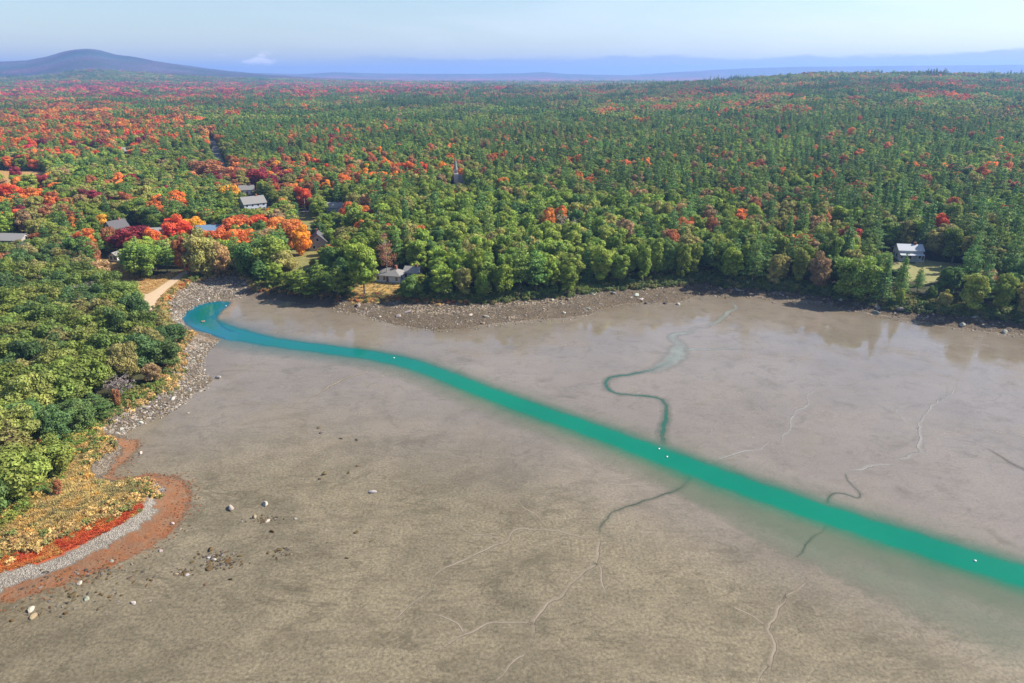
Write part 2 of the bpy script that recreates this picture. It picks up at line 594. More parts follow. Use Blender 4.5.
def ground_mat():
    m, nt, out = new_mat('mud_material')
    g = NT(nt)
    p0 = g.pos()
    base = g.attr('zone', out='Color')
    wetv = g.attr('wet')
    fine = g.noise(p0, 1.9, 4, .75)
    mid = g.noise(p0, .42, 6, .68)
    streak = g.noise(g.scalev(p0, (.07, .19, .1), (0, 0, R(-24))), 1.0, 9, .72, 1.4)
    blot = g.noise(p0, .16, 8, .7, .6)
    pits = g.noise(p0, .75, 7, .78, .5)
    vn = g.noise(g.scalev(p0, (.06, .13, .1), (0, 0, R(-24))), 1.0, 7, .62, 1.8)
    vein = g.math('MULTIPLY', g.ramp(g.math('ABSOLUTE', g.math('SUBTRACT', vn, .5)), [(.0, 1.0), (.014, .7), (.028, 0.0)]), g.ramp(g.noise(p0, .07, 4, .6), [(.45, 0.0), (.6, 1.0)]))
    c = g.mix(g.ramp(fine, [(.3, 0.0), (.75, 1.0)]), [.42] * 3, [1.58] * 3)
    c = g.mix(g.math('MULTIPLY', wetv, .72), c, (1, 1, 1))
    c1 = g.mix(1.0, base, c, 'MULTIPLY')
    dark = g.math('MULTIPLY', g.ramp(streak, [(.50, 0.0), (.62, 1.0)]), g.math('SUBTRACT', 1.0, g.math('MULTIPLY', wetv, .75)))
    c1 = g.mix(g.math('MULTIPLY', dark, .36), c1, (.072, .060, .038))
    c1 = g.mix(g.math('MULTIPLY', g.ramp(blot, [(.52, 0.0), (.68, 1.0)]), .42), c1, (.09, .075, .045))
    c1 = g.mix(g.math('MULTIPLY', g.ramp(pits, [(.58, 0.0), (.66, 1.0)]), g.math('SUBTRACT', .62, g.math('MULTIPLY', wetv, .36))), c1, (.05, .042, .024))
    c1 = g.mix(g.math('MULTIPLY', g.ramp(mid, [(.52, 0.0), (.8, 1.0)]), .35), c1, (.21, .18, .135))
    c1 = g.mix(g.math('MULTIPLY', vein, g.math('SUBTRACT', .62, g.math('MULTIPLY', wetv, .35))), c1, (.075, .062, .038))
    film = g.math('MULTIPLY', wetv, g.ramp(g.noise(p0, .06, 5, .6, .5), [(.25, .35), (.55, 1.0)]))
    rg = g.math('SUBTRACT', .62, g.math('MULTIPLY', film, .56))
    h = g.math('ADD', g.math('MULTIPLY', mid, .6), g.math('MULTIPLY', fine, .25))
    b = g.n('ShaderNodeBump', i={'Strength': g.math('SUBTRACT', .7, g.math('MULTIPLY', film, .68)), 'Distance': .12, 'Height': h})
    p = g.n('ShaderNodeBsdfPrincipled', i={'Base Color': c1, 'Roughness': rg, 'IOR': 1.5, 'Normal': b.outputs[0],
                                          'Specular IOR Level': g.math('ADD', .25, g.math('MULTIPLY', film, .4))})
    g.link(p.outputs[0], out.inputs[0])
    return m


def land_mat():
    m, nt, out = new_mat('land_material')
    g = NT(nt)
    p0 = g.pos()
    base = g.attr('zone', out='Color')
    st = g.attr('stone')
    a = g.noise(p0, 1.9, 4, .7)
    b_ = g.noise(p0, .35, 4, .6)
    vor = g.n('ShaderNodeTexVoronoi', feature='F1', i={'Vector': p0, 'Scale': g.math('ADD', 1.15, g.math('MULTIPLY', g.math('SUBTRACT', 1.0, st), 4.5)), 'Randomness': 1.0})
    cell = g.ramp(g.n('ShaderNodeSeparateColor', i={0: vor.outputs['Color']}).outputs[0], [(0, .68), (1, 1.3)])
    gap = g.ramp(vor.outputs['Distance'], [(.3, 1.0), (.62, .35)])
    c = g.mix(1.0, base, g.mix(a, [.55] * 3, [1.4] * 3), 'MULTIPLY')
    c = g.mix(1.0, c, g.mix(b_, [.7] * 3, [1.25] * 3), 'MULTIPLY')
    cs = g.mix(1.0, g.mix(1.0, base, cell, 'MULTIPLY'), gap, 'MULTIPLY')
    c = g.mix(g.math('MULTIPLY', st, 2.0, True), c, cs)
    hgt = g.math('ADD', g.math('MULTIPLY', a, .5), g.math('MULTIPLY', st, g.math('MULTIPLY', vor.outputs['Distance'], -1.4)))
    bp = g.n('ShaderNodeBump', i={'Strength': .8, 'Distance': .35, 'Height': hgt})
    p = g.n('ShaderNodeBsdfPrincipled', i={'Base Color': c, 'Roughness': .88, 'Specular IOR Level': .15, 'Normal': bp.outputs[0]})
    g.link(p.outputs[0], out.inputs[0])
    return m


def far_mat():
    m, nt, out = new_mat('far_canopy')
    g = NT(nt)
    p0 = g.pos()
    base = g.attr('zone', out='Color')
    a = g.noise(p0, .055, 4, .7)
    big = g.noise(p0, .0045, 4, .6)
    c = g.mix(1.0, base, g.mix(g.ramp(a, [(.36, 0.0), (.62, 1.0)]), [.15] * 3, [2.0] * 3), 'MULTIPLY')
    c = g.mix(g.math('MULTIPLY', g.ramp(big, [(.48, 0.0), (.6, 1.0)]), .6), c, (.035, .055, .03))
    bp = g.n('ShaderNodeBump', i={'Strength': 1.0, 'Distance': 9.0, 'Height': a})
    p = g.n('ShaderNodeBsdfPrincipled', i={'Base Color': c, 'Roughness': .9, 'Specular IOR Level': .1, 'Normal': bp.outputs[0]})
    g.link(p.outputs[0], out.inputs[0])
    return m


MUD, LAND, FARM = ground_mat(), land_mat(), far_mat()
GV = np.stack([gx, gy, gzz], 1)
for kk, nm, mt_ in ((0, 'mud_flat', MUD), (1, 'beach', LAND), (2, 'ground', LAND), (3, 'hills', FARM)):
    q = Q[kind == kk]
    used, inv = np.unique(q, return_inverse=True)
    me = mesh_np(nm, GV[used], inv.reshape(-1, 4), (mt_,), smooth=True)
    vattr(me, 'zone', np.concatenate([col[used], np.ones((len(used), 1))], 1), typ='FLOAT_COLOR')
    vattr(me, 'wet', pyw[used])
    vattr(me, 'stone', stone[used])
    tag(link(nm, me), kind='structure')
# middle of the sheet
me = mesh_np('mud_flat', np.vstack([[0, 0, 0], GV[:na]]), np.array([[0, 1 + (i + 1) % na, 1 + i] for i in range(na)]), (MUD,))
vattr(me, 'zone', np.tile((.145, .118, .083, 1), (na + 1, 1)), typ='FLOAT_COLOR')
vattr(me, 'wet', np.zeros(na + 1))
tag(link('mud_flat', me), kind='structure')


# ------------------------------------------------------------------ ribbons: channel, creeks, rills, path, road
def smooth_line(pts, wid, step):
    pts = np.array(pts, float)
    wid = np.array(wid, float)
    d = np.concatenate([[0], np.cumsum(np.hypot(*np.diff(pts, axis=0).T))])
    s = np.arange(0, d[-1], step)
    # Catmull-like: interpolate then blur
    x, y, ww = np.interp(s, d, pts[:, 0]), np.interp(s, d, pts[:, 1]), np.interp(s, d, wid)
    k = 5
    ker = np.hanning(2 * k + 3)[1:-1]
    ker /= ker.sum()
    f = lambda a: np.convolve(np.pad(a, (k, k), mode='reflect', reflect_type='odd'), ker, 'valid')
    return np.stack([f(x), f(y)], 1), f(ww), s


def ribbon(name, mat, pts, wid, step=1.5, z=.01, nv=8, drape=0.0, kind='structure', ragged=0.0, wander=0.0):
    L, wd, s = smooth_line(pts, wid, step)
    if wander:
        T = np.gradient(L, axis=0)
        T /= np.maximum(np.linalg.norm(T, axis=1), 1e-6)[:, None]
        sd_ = int(abs(pts[0][0] * 7 + pts[0][1])) % 97
        o = (vnoise(s, s * 0, 7.0, sd_) - .5) * 1.6 + (vnoise(s, s * 0, 2.6, sd_ + 1) - .5) * .8
        L = L + np.stack([-T[:, 1], T[:, 0]], 1) * (o * wander)[:, None]
    T = np.gradient(L, axis=0)
    T /= np.maximum(np.linalg.norm(T, axis=1), 1e-6)[:, None]
    N = np.stack([-T[:, 1], T[:, 0]], 1)
    v = np.linspace(-1, 1, nv + 1)
    if ragged:
        wd = wd * (1 + ragged * (vnoise(s, s * 0, 6.0, len(name)) - .5))
    Pt = L[:, None] + N[:, None] * (v[None, :, None] * wd[:, None, None] / 2)
    n = len(L)
    zz = np.full((n, nv + 1), z)
    if drape:
        zz = terrain(Pt[..., 0].ravel(), Pt[..., 1].ravel()).reshape(n, nv + 1) + drape
    V = np.concatenate([Pt, zz[..., None]], 2).reshape(-1, 3)
    i = np.arange(n * (nv + 1)).reshape(n, nv + 1)
    q = np.stack([i[:-1, :-1], i[1:, :-1], i[1:, 1:], i[:-1, 1:]], -1).reshape(-1, 4)[:, ::-1]
    me = mesh_np(name, V, q, (mat,), smooth=True)
    vattr(me, 'across', np.tile(v, n))
    vattr(me, 'along', np.repeat(s, nv + 1))
    vattr(me, 'frac', np.repeat(s / s[-1], nv + 1))
    return tag(link(name, me), kind=kind)


def px_ribbon(name, mat, pts, z0=0.0, **kw):
    """pts: (px, py, width in metres)"""
    return ribbon(name, mat, [flat(p[0], p[1], z0) for p in pts], [p[2] for p in pts], **kw)


def edge_water(name, stops_a, stops_b, alpha_stops, rough=.06):
    """water over mud: its colour and how much of the mud shows through change from the middle to the edges"""
    m, nt, out = new_mat(name)
    g = NT(nt)
    ac = g.attr('across')
    p0 = g.pos()
    wob = g.math('MULTIPLY', g.math('SUBTRACT', g.noise(p0, .22, 4, .6), .5), .16)
    v = g.math('ADD', g.math('MULTIPLY', g.math('ADD', ac, wob), .5), .5)
    fr = g.attr('frac')
    c = g.mix(g.ramp(fr, [(.10, 0.0), (.42, 1.0)]), g.ramp(v, stops_a), g.ramp(v, stops_b))
    c = g.mix(g.ramp(g.noise(g.scalev(p0, (.05, .05, .05)), 1.0, 4, .6), [(.38, 0.0), (.7, .35)]), c, (.001, .105, .07))
    al = g.math('MULTIPLY', g.ramp(v, alpha_stops), g.math('MULTIPLY', g.ramp(fr, [(0.0, 0.0), (.012, 1.0)]), 1.0))
    rip = g.noise(p0, 1.7, 3, .6)
    bp = g.n('ShaderNodeBump', i={'Strength': .05, 'Distance': .05, 'Height': rip})
    p = g.n('ShaderNodeBsdfPrincipled', i={'Base Color': c, 'Roughness': rough, 'IOR': 1.33, 'Specular IOR Level': .3, 'Normal': bp.outputs[0]})
    tr = g.n('ShaderNodeBsdfTransparent')
    mx = g.n('ShaderNodeMixShader', i={0: al, 1: tr.outputs[0], 2: p.outputs[0]})
    g.link(mx.outputs[0], out.inputs[0])
    return m


TEAL, BLUE = (.0005, .152, .095), (.003, .12, .145)
GRN = (.15, .19, .125)
CHAN = edge_water('channel_water',
                  [(.30, (.10, .17, .17)), (.36, BLUE), (.64, BLUE), (.70, (.10, .16, .17))],
                  [(.22, GRN), (.33, (.05, .17, .10)), (.40, TEAL), (.60, TEAL), (.67, (.045, .165, .11)), (.78, GRN)],
                  [(.0, 0.0), (.12, .22), (.25, .45), (.34, .66), (.40, 1.0), (.60, 1.0), (.67, .5), (.78, .14), (.95, 0.0)])
# v=0 is the near (right-hand when walking down) side
ch = [(205, 322, 30), (222, 330, 33), (240, 335, 32), (265, 341, 28), (300, 346, 26), (340, 351, 26), (380, 356.5, 26), (410, 363.5, 26), (440, 374, 26),
      (480, 390, 27), (520, 405, 28), (560, 419, 28), (600, 433, 29), (640, 448, 30), (680, 463, 31), (720, 478, 31), (760, 492, 31),
      (800, 506, 31), (840, 519, 31), (880, 532, 31), (920, 544, 31), (970, 560, 31), (1024, 577, 31), (1120, 607, 31), (1300, 660, 31)]
ch = [(a_, b_, c_ * .84) for a_, b_, c_ in ch]
px_ribbon('channel_water', CHAN, ch, step=1.2, z=.016, nv=40)

# the pool at the head of the channel
pool_px = [(181, 318), (184, 313), (190, 308), (199, 304), (210, 302), (222, 301), (232, 302), (229, 306), (223, 311), (219, 316), (219, 321), (223, 326), (232, 331), (238, 333), (236, 341.2), (222, 338.5), (208, 334), (196, 330), (186, 325), (182, 321)]
m, nt, out = new_mat('pool_water')
g = NT(nt)
e = g.attr('shore')
cc = g.mix(g.ramp(e, [(.0, 0.0), (.7, 1.0)]), (.007, .115, .19), (.003, .12, .10))
bp = g.n('ShaderNodeBump', i={'Strength': .05, 'Distance': .05, 'Height': g.noise(g.pos(), 1.7, 3)})
pr = g.n('ShaderNodeBsdfPrincipled', i={'Base Color': cc, 'Roughness': .06, 'IOR': 1.33, 'Normal': bp.outputs[0]})
tr = g.n('ShaderNodeBsdfTransparent')
mx = g.n('ShaderNodeMixShader', i={0: g.ramp(e, [(0, .15), (.12, 1.0)]), 1: tr.outputs[0], 2: pr.outputs[0]})
g.link(mx.outputs[0], out.inputs[0])
pp = flats(pool_px)
x0, y0 = pp.min(0)
x1, y1 = pp.max(0)
sx, sy = np.arange(x0, x1 + .6, .6), np.arange(y0, y1 + .6, .6)
XX, YY = np.meshgrid(sx, sy, indexing='ij')
PV = np.stack([XX.ravel(), YY.ravel()], 1)
ins = inside(PV, pp)
dd = seg_dist(PV, np.vstack([pp[15:], pp[:13]]))
i2 = np.arange(len(PV)).reshape(XX.shape)
q = np.stack([i2[:-1, :-1], i2[1:, :-1], i2[1:, 1:], i2[:-1, 1:]], -1).reshape(-1, 4)
q = q[ins[q].any(1)]
used, inv = np.unique(q, return_inverse=True)
me = mesh_np('pool_water', np.concatenate([PV[used], np.full((len(used), 1), .024)], 1), inv.reshape(-1, 4), (m,), smooth=True)
vattr(me, 'shore', np.clip(np.where(ins, dd, 0)[used] / 9.0, 0, 1))
tag(link('pool_water', me), kind='structure')


def thin_mat(name, core, side, core_w, a_core, a_side, rough=.3, endfade=.08, tail=1.0):
    m, nt, out = new_mat(name)
    g = NT(nt)
    p0 = g.pos()
    wob = g.math('MULTIPLY', g.math('SUBTRACT', g.noise(p0, .5, 3, .6), .5), .7)
    v = g.math('ABSOLUTE', g.math('ADD', g.attr('across'), wob))
    fr = g.attr('frac')
    c = g.mix(g.ramp(v, [(core_w * .6, 0.0), (core_w * 1.3, 1.0)]), core, side)
    al = g.ramp(v, [(0, a_core), (core_w, a_core), (core_w * 1.5, a_side), (.95, 0.0)])
    al = g.math('MULTIPLY', al, g.ramp(fr, [(0, 0.0), (endfade, 1.0), (1 - endfade, 1.0), (1.0, 0.0)]))
    al = g.math('MULTIPLY', al, g.ramp(fr, [(.25, 1.0), (.9, tail)]))
    al = g.math('MULTIPLY', al, g.ramp(g.noise(p0, .12, 3), [(.3, .55), (.6, 1.0)]))
    p = g.n('ShaderNodeBsdfPrincipled', i={'Base Color': c, 'Roughness': rough, 'IOR': 1.33})
    tr = g.n('ShaderNodeBsdfTransparent')
    mx = g.n('ShaderNodeMixShader', i={0: al, 1: tr.outputs[0], 2: p.outputs[0]})
    g.link(mx.outputs[0], out.inputs[0])
    return m


CREEK = thin_mat('creek_water', (.02, .105, .07), (.09, .125, .092), .22, .85, .4, .08, .04)
DCREEK = thin_mat('dark_creek', (.03, .066, .044), (.085, .11, .078), .16, .8, .35, .15, .05, tail=.5)
PALE = thin_mat('sky_pale_silt', (.24, .265, .24), (.21, .215, .19), .45, .8, .4, .06, .2)  # silt lightened: the sky's reflection on wet mud is put into its colour
def rill_mat(name, pale, dark, a_, rough):
    m, nt, out = new_mat(name)
    g = NT(nt)
    p0 = g.pos()
    v = g.math('ADD', g.math('MULTIPLY', g.math('ADD', g.attr('across'), g.math('MULTIPLY', g.math('SUBTRACT', g.noise(p0, .6, 4, .65), .5), .9)), .5), .5)
    fr = g.attr('frac')
    c = g.ramp(v, [(.57, pale), (.60, dark), (.655, dark), (.69, pale)])  # sunlit bank painted pale beside a dark line, on a flat strip
    al = g.ramp(v, [(.12, 0.0), (.40, a_ * .85), (.52, a_), (.64, a_ * .9), (.76, a_ * .3), (.92, 0.0)])
    al = g.math('MULTIPLY', al, g.ramp(fr, [(0, 0.0), (.07, 1.0), (.75, 1.0), (1.0, 0.0)]))
    al = g.math('MULTIPLY', al, g.ramp(g.noise(p0, .16, 3), [(.3, .5), (.6, 1.0)]))
    p = g.n('ShaderNodeBsdfPrincipled', i={'Base Color': c, 'Roughness': rough, 'IOR': 1.36})
    tr = g.n('ShaderNodeBsdfTransparent')
    mx = g.n('ShaderNodeMixShader', i={0: al, 1: tr.outputs[0], 2: p.outputs[0]})
    g.link(mx.outputs[0], out.inputs[0])
    return m


RILL = rill_mat('rill_sunlit_mud', (.31, .265, .20), (.12, .10, .07), .75, .5)
PRILL = rill_mat('pale_sunlit_rill', (.33, .315, .29), (.17, .155, .13), .72, .15)
DARKR = thin_mat('dark_rill', (.09, .08, .06), (.11, .10, .075), .3, .4, .15, .3, .25)
px_ribbon('creek_water', CREEK, [(663, 446, 4.2), (663, 436, 4.2), (665, 420, 4), (666, 408, 3.8), (662, 400, 3.6), (652, 397, 3.2), (632, 395.5, 3), (615, 393, 3), (607, 388, 3), (606, 381, 3.2), (610, 377.5, 3), (624, 376, 3.2), (645, 372, 3.4), (658, 367, 3.2), (668, 361, 3.0), (675, 354, 2.6), (678, 346, 2.2)], step=.8, z=.010, wander=.6)
px_ribbon('creek_silt', PALE, [(640, 374, 5), (655, 368, 7), (668, 361, 9), (676, 353, 9), (678, 345, 6), (673, 338, 5), (675, 334.5, 4), (690, 332, 3.6), (697, 329, 3.6), (693, 326, 2.4)], step=.8, z=.012, wander=1.0)
px_ribbon('creek_silt', PALE, [(676, 352, 4), (690, 348.5, 2.6), (710, 350, 2), (735, 349, 1.6)], step=.8, z=.008, wander=1.0)
px_ribbon('creek_silt', PALE, [(702, 327, 3), (714, 323, 2.6), (720, 317, 3), (729, 313, 3), (735, 307, 2.5), (732, 300, 2)], step=.8, z=.008, wander=1.0)
px_ribbon('shallow_water', thin_mat('shallow_water', (.155, .195, .135), (.165, .19, .135), .5, .5, .3, .1, .25), [(620, 452, 5), (680, 484, 8), (740, 514, 11), (800, 540, 15), (860, 560, 19), (920, 582, 23), (980, 604, 26), (1060, 634, 28), (1200, 690, 28)], step=1.0, z=.004, nv=16)
px_ribbon('creek_water', DCREEK, [(690, 474, 3), (684, 482, 2.4), (672, 489, 2), (655, 495, 1.8), (640, 501, 1.7), (622, 508, 1.8), (610, 516, 2), (604, 528, 2), (600, 538, 1.6)], step=.6, z=.010, wander=.8)
px_ribbon('creek_water', DCREEK, [(827, 517, 1.6), (827, 527, 1.3), (820, 534, 1.2), (808, 541, 1.2), (803, 549, 1.1), (802, 556, 1), (793, 558, .8)], step=.4, z=.010, wander=.5)
px_ribbon('creek_water', DCREEK, [(827, 505, 1.5), (829, 496, 1.4), (836, 492, 1.4), (848, 494, 1.4), (858, 500, 1.4), (862, 495, 1.4), (855, 488, 1.3), (846, 480, 1.3), (846, 472, 1.2)], step=.5, z=.010)
rills = [
    [(600, 536, 2.6), (596, 546, 2.6), (590, 560, 2.6), (586, 572, 2.2), (570, 580, 2.2), (563, 590, 2.2), (561, 602, 2.2), (548, 606, 2.2), (540, 618, 2.6), (541, 630, 2.8), (535, 640, 2.6), (524, 652, 2.2)],
    [(600, 540, 1.8), (584, 538, 2), (566, 531, 2), (550, 527, 2), (530, 529, 1.4), (510, 529, 1.6), (500, 541, 1.8), (485, 552, 1.8), (470, 560, 1.8), (460, 568, 1.6), (444, 575, 1.8), (432, 580, 1.8), (431, 590, 1.6), (422, 602, 1.2)],
    [(538, 620, 1.2), (510, 619, 1.6), (485, 621, 1.8), (470, 629, 1.6), (450, 637, 1.6), (434, 647, 1.4), (424, 656, 1.2)],
    [(784, 590, 1.8), (779, 602, 2), (774, 615, 2), (765, 626, 2.2), (769, 637, 2), (772, 650, 2), (769, 662, 2), (778, 676, 2), (784, 690, 2)],
    [(768, 664, 1.4), (756, 673, 1.2), (750, 683, 1)],
    [(775, 444, 2), (785, 436, 2), (790, 427, 2), (789, 418, 2.2), (800, 409, 2.2), (808, 404, 2), (806, 396, 2), (815, 388, 1.6), (828, 380, 1.2)],
    [(888, 462, 2.4), (902, 457, 4), (918, 452, 4), (921, 442, 3.6), (919, 428, 3), (923, 416, 2.6), (930, 406, 2.6), (938, 398, 2.4), (944, 390, 2), (946, 382, 1.4)],
    [(775, 444, 2), (760, 449, 2), (742, 452, 2), (722, 459, 1.6), (706, 466, 1.2)],
    [(888, 462, 3), (874, 467, 4), (858, 471, 3), (846, 474, 1.6)],
    [(919, 430, 1.4), (906, 424, 1.2), (896, 414, 1), (890, 402, .8)],
    [(936, 400, 1.2), (950, 396, 1.4), (958, 388, 1.2), (956, 380, .8)],
    [(590, 560, 1.4), (604, 566, 1.6), (606, 578, 1.4), (612, 590, 1), (610, 600, .8)],
    [(500, 541, 1.2), (488, 534, 1.2), (470, 532, 1.0), (452, 524, .8)],
    [(550, 527, 1.2), (540, 518, 1.2), (524, 510, 1.0), (516, 500, .8)],
    [(470, 629, 1.2), (458, 622, 1.1), (440, 620, .9), (425, 612, .7)],
    [(779, 602, 1.2), (792, 594, 1.2), (800, 584, 1.0), (808, 578, .8)],
    [(765, 626, 1.2), (752, 620, 1.1), (744, 608, .9), (730, 600, .7)],
    [(431, 590, 1.2), (418, 600, 1.2), (404, 616, 1.0), (392, 626, .8)],
    [(524, 652, 1.4), (512, 664, 1.4), (506, 676, 1.2), (494, 690, 1.0)],
]
for rl in rills:
    px_ribbon('mud_rill', RILL if rl[0][1] > 470 else PRILL, [(a_, b_, c_ * .62 + .25) for a_, b_, c_ in rl], step=.5, z=.006, wander=1.3)
px_ribbon('mud_rill', DARKR, [(985, 447, 1.2), (1000, 456, 1.6), (1012, 464, 2.6), (1030, 472, 2.4), (1050, 480, 2)], step=.6, z=.006)
px_ribbon('mud_rill', RILL, [(372, 370, 1.4), (345, 376, 1.6), (330, 384, 2), (318, 394, 1.6), (305, 404, 1.2)], step=.6, z=.006, wander=1.2)
ROADM = solid('road_asphalt', (.16, .155, .15), .85, .15, 1)
PATHM = solid('dirt_path', (.40, .305, .205), .9, .15, .8)


def drape_px(name, mat, pts, dz, step=1.5):
    pw = [at(p[0], p[1]) for p in pts]
    return ribbon(name, mat, [p[:2] for p in pw], [p[2] for p in pts], step=step, nv=4, drape=dz, ragged=.25)


drape_px('dirt_path', PATHM, [(186, 272, 3), (176, 279, 3.2), (166, 286, 3.4), (157, 293, 4.2), (149, 299, 6), (147, 305, 5.5), (144, 315, 4), (142, 325, 4)], .07)
drape_px('dirt_path', PATHM, [(158, 294, 3), (150, 296, 3), (142, 296, 2.4), (134, 292, 2.2)], .05)
ROAD_PX = [(229, 189, 7), (226, 178, 7), (222, 168, 7), (218, 158, 7), (214, 147, 7), (210, 137, 7), (207, 130, 7)]
drape_px('road', ROADM, ROAD_PX, .12, 3)
ROAD = np.array([at(p[0], p[1])[:2] for p in ROAD_PX])
drape_px('road', ROADM, [(229, 189, 6), (240, 197, 6), (262, 207, 6), (285, 212, 6), (312, 211, 5)], .12, 3)
ROAD2 = np.array([at(*p)[:2] for p in [(240, 198), (262, 208), (285, 213), (312, 212)]])
PATHL = np.array([at(*p)[:2] for p in [(186, 272), (166, 286), (150, 298), (144, 312)]])

# ------------------------------------------------------------------ tree models (shared meshes)
def leaves(rng, puffs, n_each, size, up=.25, jitter=.5, tr=None):
    """leaf clumps: faces spread over the outside of each puff, turned outward"""
    Vs, lv, trs = [], [], []
    for i, (cx, cy, cz, rx, ry, rz) in enumerate(puffs):
        n = max(4, int(n_each * (rx * ry + .3) / 2.0)) if n_each > 40 else n_each
        d = rng.normal(size=(n, 3))
        d[:, 2] += up
        d /= np.linalg.norm(d, axis=1)[:, None]
        k = rng.uniform(.62, 1.08, (n, 1))
        p = d * k * np.array([rx, ry, rz]) + np.array([cx, cy, cz])
        nrm = d / np.array([rx, ry, rz]) + jitter * rng.normal(size=(n, 3)) / max(rx, rz)
        nrm /= np.linalg.norm(nrm, axis=1)[:, None]
        a = np.cross(nrm, rng.normal(size=(n, 3)))
        a /= np.linalg.norm(a, axis=1)[:, None]
        b = np.cross(nrm, a)
        s = size * rng.uniform(.55, 1.3, (n, 1))
        quad = np.stack([p - a * s, p - b * s * .62 + nrm * s * .15, p + a * s, p + b * s * .62 + nrm * s * .15], 1)
        Vs.append(quad)
        lv.append(np.clip(rng.uniform(.25, .75) + rng.normal(0, .16, n), 0, 1))
        trs.append(np.full(n, rng.uniform(0, 1) * .5 + .25 if tr is None else tr[i]))
    return np.concatenate(Vs).reshape(-1, 3), np.concatenate(lv), np.concatenate(trs)


def leaf_mesh(name, V, lv, trs, mat):
    q = np.arange(len(V)).reshape(-1, 4)
    me = mesh_np(name, V, q, (mat,))
    vattr(me, 'lv', lv, 'FACE')
    vattr(me, 'tr', trs, 'FACE')
    return me


def broad_puffs(rng, n, h0, h1, rad, shape):
    """puffs on an uneven egg between the heights h0 and h1"""
    cz, rz = (h0 + h1) / 2, (h1 - h0) / 2
    out = []
    for k in range(n):
        zz = 1 - 2 * (k + .5) / n
        a = k * 2.39996 + rng.uniform(-.5, .5)
        s = math.sqrt(max(0, 1 - zz * zz)) ** shape
        lop = 1 + rng.uniform(-.36, .30)
        q = .68 * lop
        pr = rad * rng.uniform(.22, .48)
        out.append((math.cos(a) * s * rad * q, math.sin(a) * s * rad * q, cz + zz * rz * .72 * lop, pr, pr * rng.uniform(.8, 1.1), pr * rng.uniform(.6, .85)))
    out.append((0, 0, cz, rad * .5, rad * .5, rz * .6))
    return out


def pine_puffs(rng, h, r, base, levels, narrow):
    out = []
    for i in range(levels):
        t = i / (levels - 1)
        z = h * (base + (1 - base) * t)
        reach = r * (1 - t) ** narrow * (1.0 if narrow > .8 else rng.uniform(.7, 1.2)) + .22
        nb = 5 if t < .6 else 4 if t < .9 else 1
        a0 = rng.uniform(0, 6.28)
        for k in range(nb):
            a = a0 + 6.283 * k / nb + rng.uniform(-.3, .3)
            L = reach * rng.uniform(.6, 1.1)
            if nb == 1: L = 0
            out.append((math.cos(a) * L * .62, math.sin(a) * L * .62, z - .12 * L, max(.3, L * .42), max(.3, L * .42), max(.22, h * .028)))
    return out


def trunk_mesh(rng, name, h, r, mat, limbs=5, reach=2.0, top=.75):
    m = MB()
    bend = rng.uniform(-.25, .25, 2)
    pts = [(bend[0] * (t ** 2), bend[1] * t, h * top * t) for t in (0, .3, .6, 1)]
    m.tube([(0, 0, -.4)] + pts, [r * 1.25, r, r * .8, r * .6, r * .3], 7)
    for k in range(limbs):
        t = rng.uniform(.35, .85)
        a = rng.uniform(0, 6.28)
        z = h * top * t
        L = reach * rng.uniform(.6, 1)
        p = Vector((bend[0] * t * t, bend[1] * t, z))
        q = p + Vector((math.cos(a) * L * .5, math.sin(a) * L * .5, L * .35))
        e = p + Vector((math.cos(a) * L, math.sin(a) * L, L * .8))
        m.tube([p, q, e], [r * .45, r * .3, r * .12], 5)
    return m.mesh(name, mat, True)


PROTO = {}
rng = np.random.default_rng(3)


def add_proto(kind, name, crown, trunk, h, r): PROTO.setdefault(kind, []).append((crown, trunk, h, r))


for i in range(4):      # round crowned broadleaf of the headland and lawns, leafy to the ground
    V, a, b = leaves(rng, broad_puffs(rng, 34, .9, 10, 4.4, .7), 190, .30)
    add_proto('round', 'r', leaf_mesh('crown', V, a, b, LEAF), trunk_mesh(rng, 'trunk', 10, .22, BARK, 5, 3), 10, 4.4)
for i in range(6):      # tall broadleaf of the forest
    V, a, b = leaves(rng, broad_puffs(rng, 36, .9, 10, 2.6, .6), 330, .24)
    add_proto('tall', 't', leaf_mesh('crown', V, a, b, LEAF), trunk_mesh(rng, 'trunk', 10, .15, PALE_BARK if i % 2 else BARK, 5, 1.8), 10, 2.6)
for i in range(3):      # white pine: layered, uneven
    V, a, b = leaves(rng, pine_puffs(rng, 10, 2.5, .28, 11, .55), 110, .2, .5, .5)
    add_proto('pine', 'p', leaf_mesh('crown', V, a, b, NEEDLE), trunk_mesh(rng, 'trunk', 10, .15, BARK, 4, 1.2, .95), 10, 2.5)
for i in range(2):      # spruce: a narrow cone
    V, a, b = leaves(rng, pine_puffs(rng, 10, 2.0, .08, 15, .95), 110, .19, .2, .5)
    add_proto('spruce', 's', leaf_mesh('crown', V, a, b, NEEDLE), trunk_mesh(rng, 'trunk', 10, .14, BARK, 3, .8, .95), 10, 2.0)
for i in range(2):      # thin half-bare crown
    V, a, b = leaves(rng, broad_puffs(rng, 22, 2.2, 10, 2.2, .6), 90, .17, .25, 1.0)
    add_proto('thin', 'b', leaf_mesh('crown', V, a, b, LEAF), trunk_mesh(rng, 'trunk', 10, .13, PALE_BARK, 14, 2.4, .92), 10, 2.2)

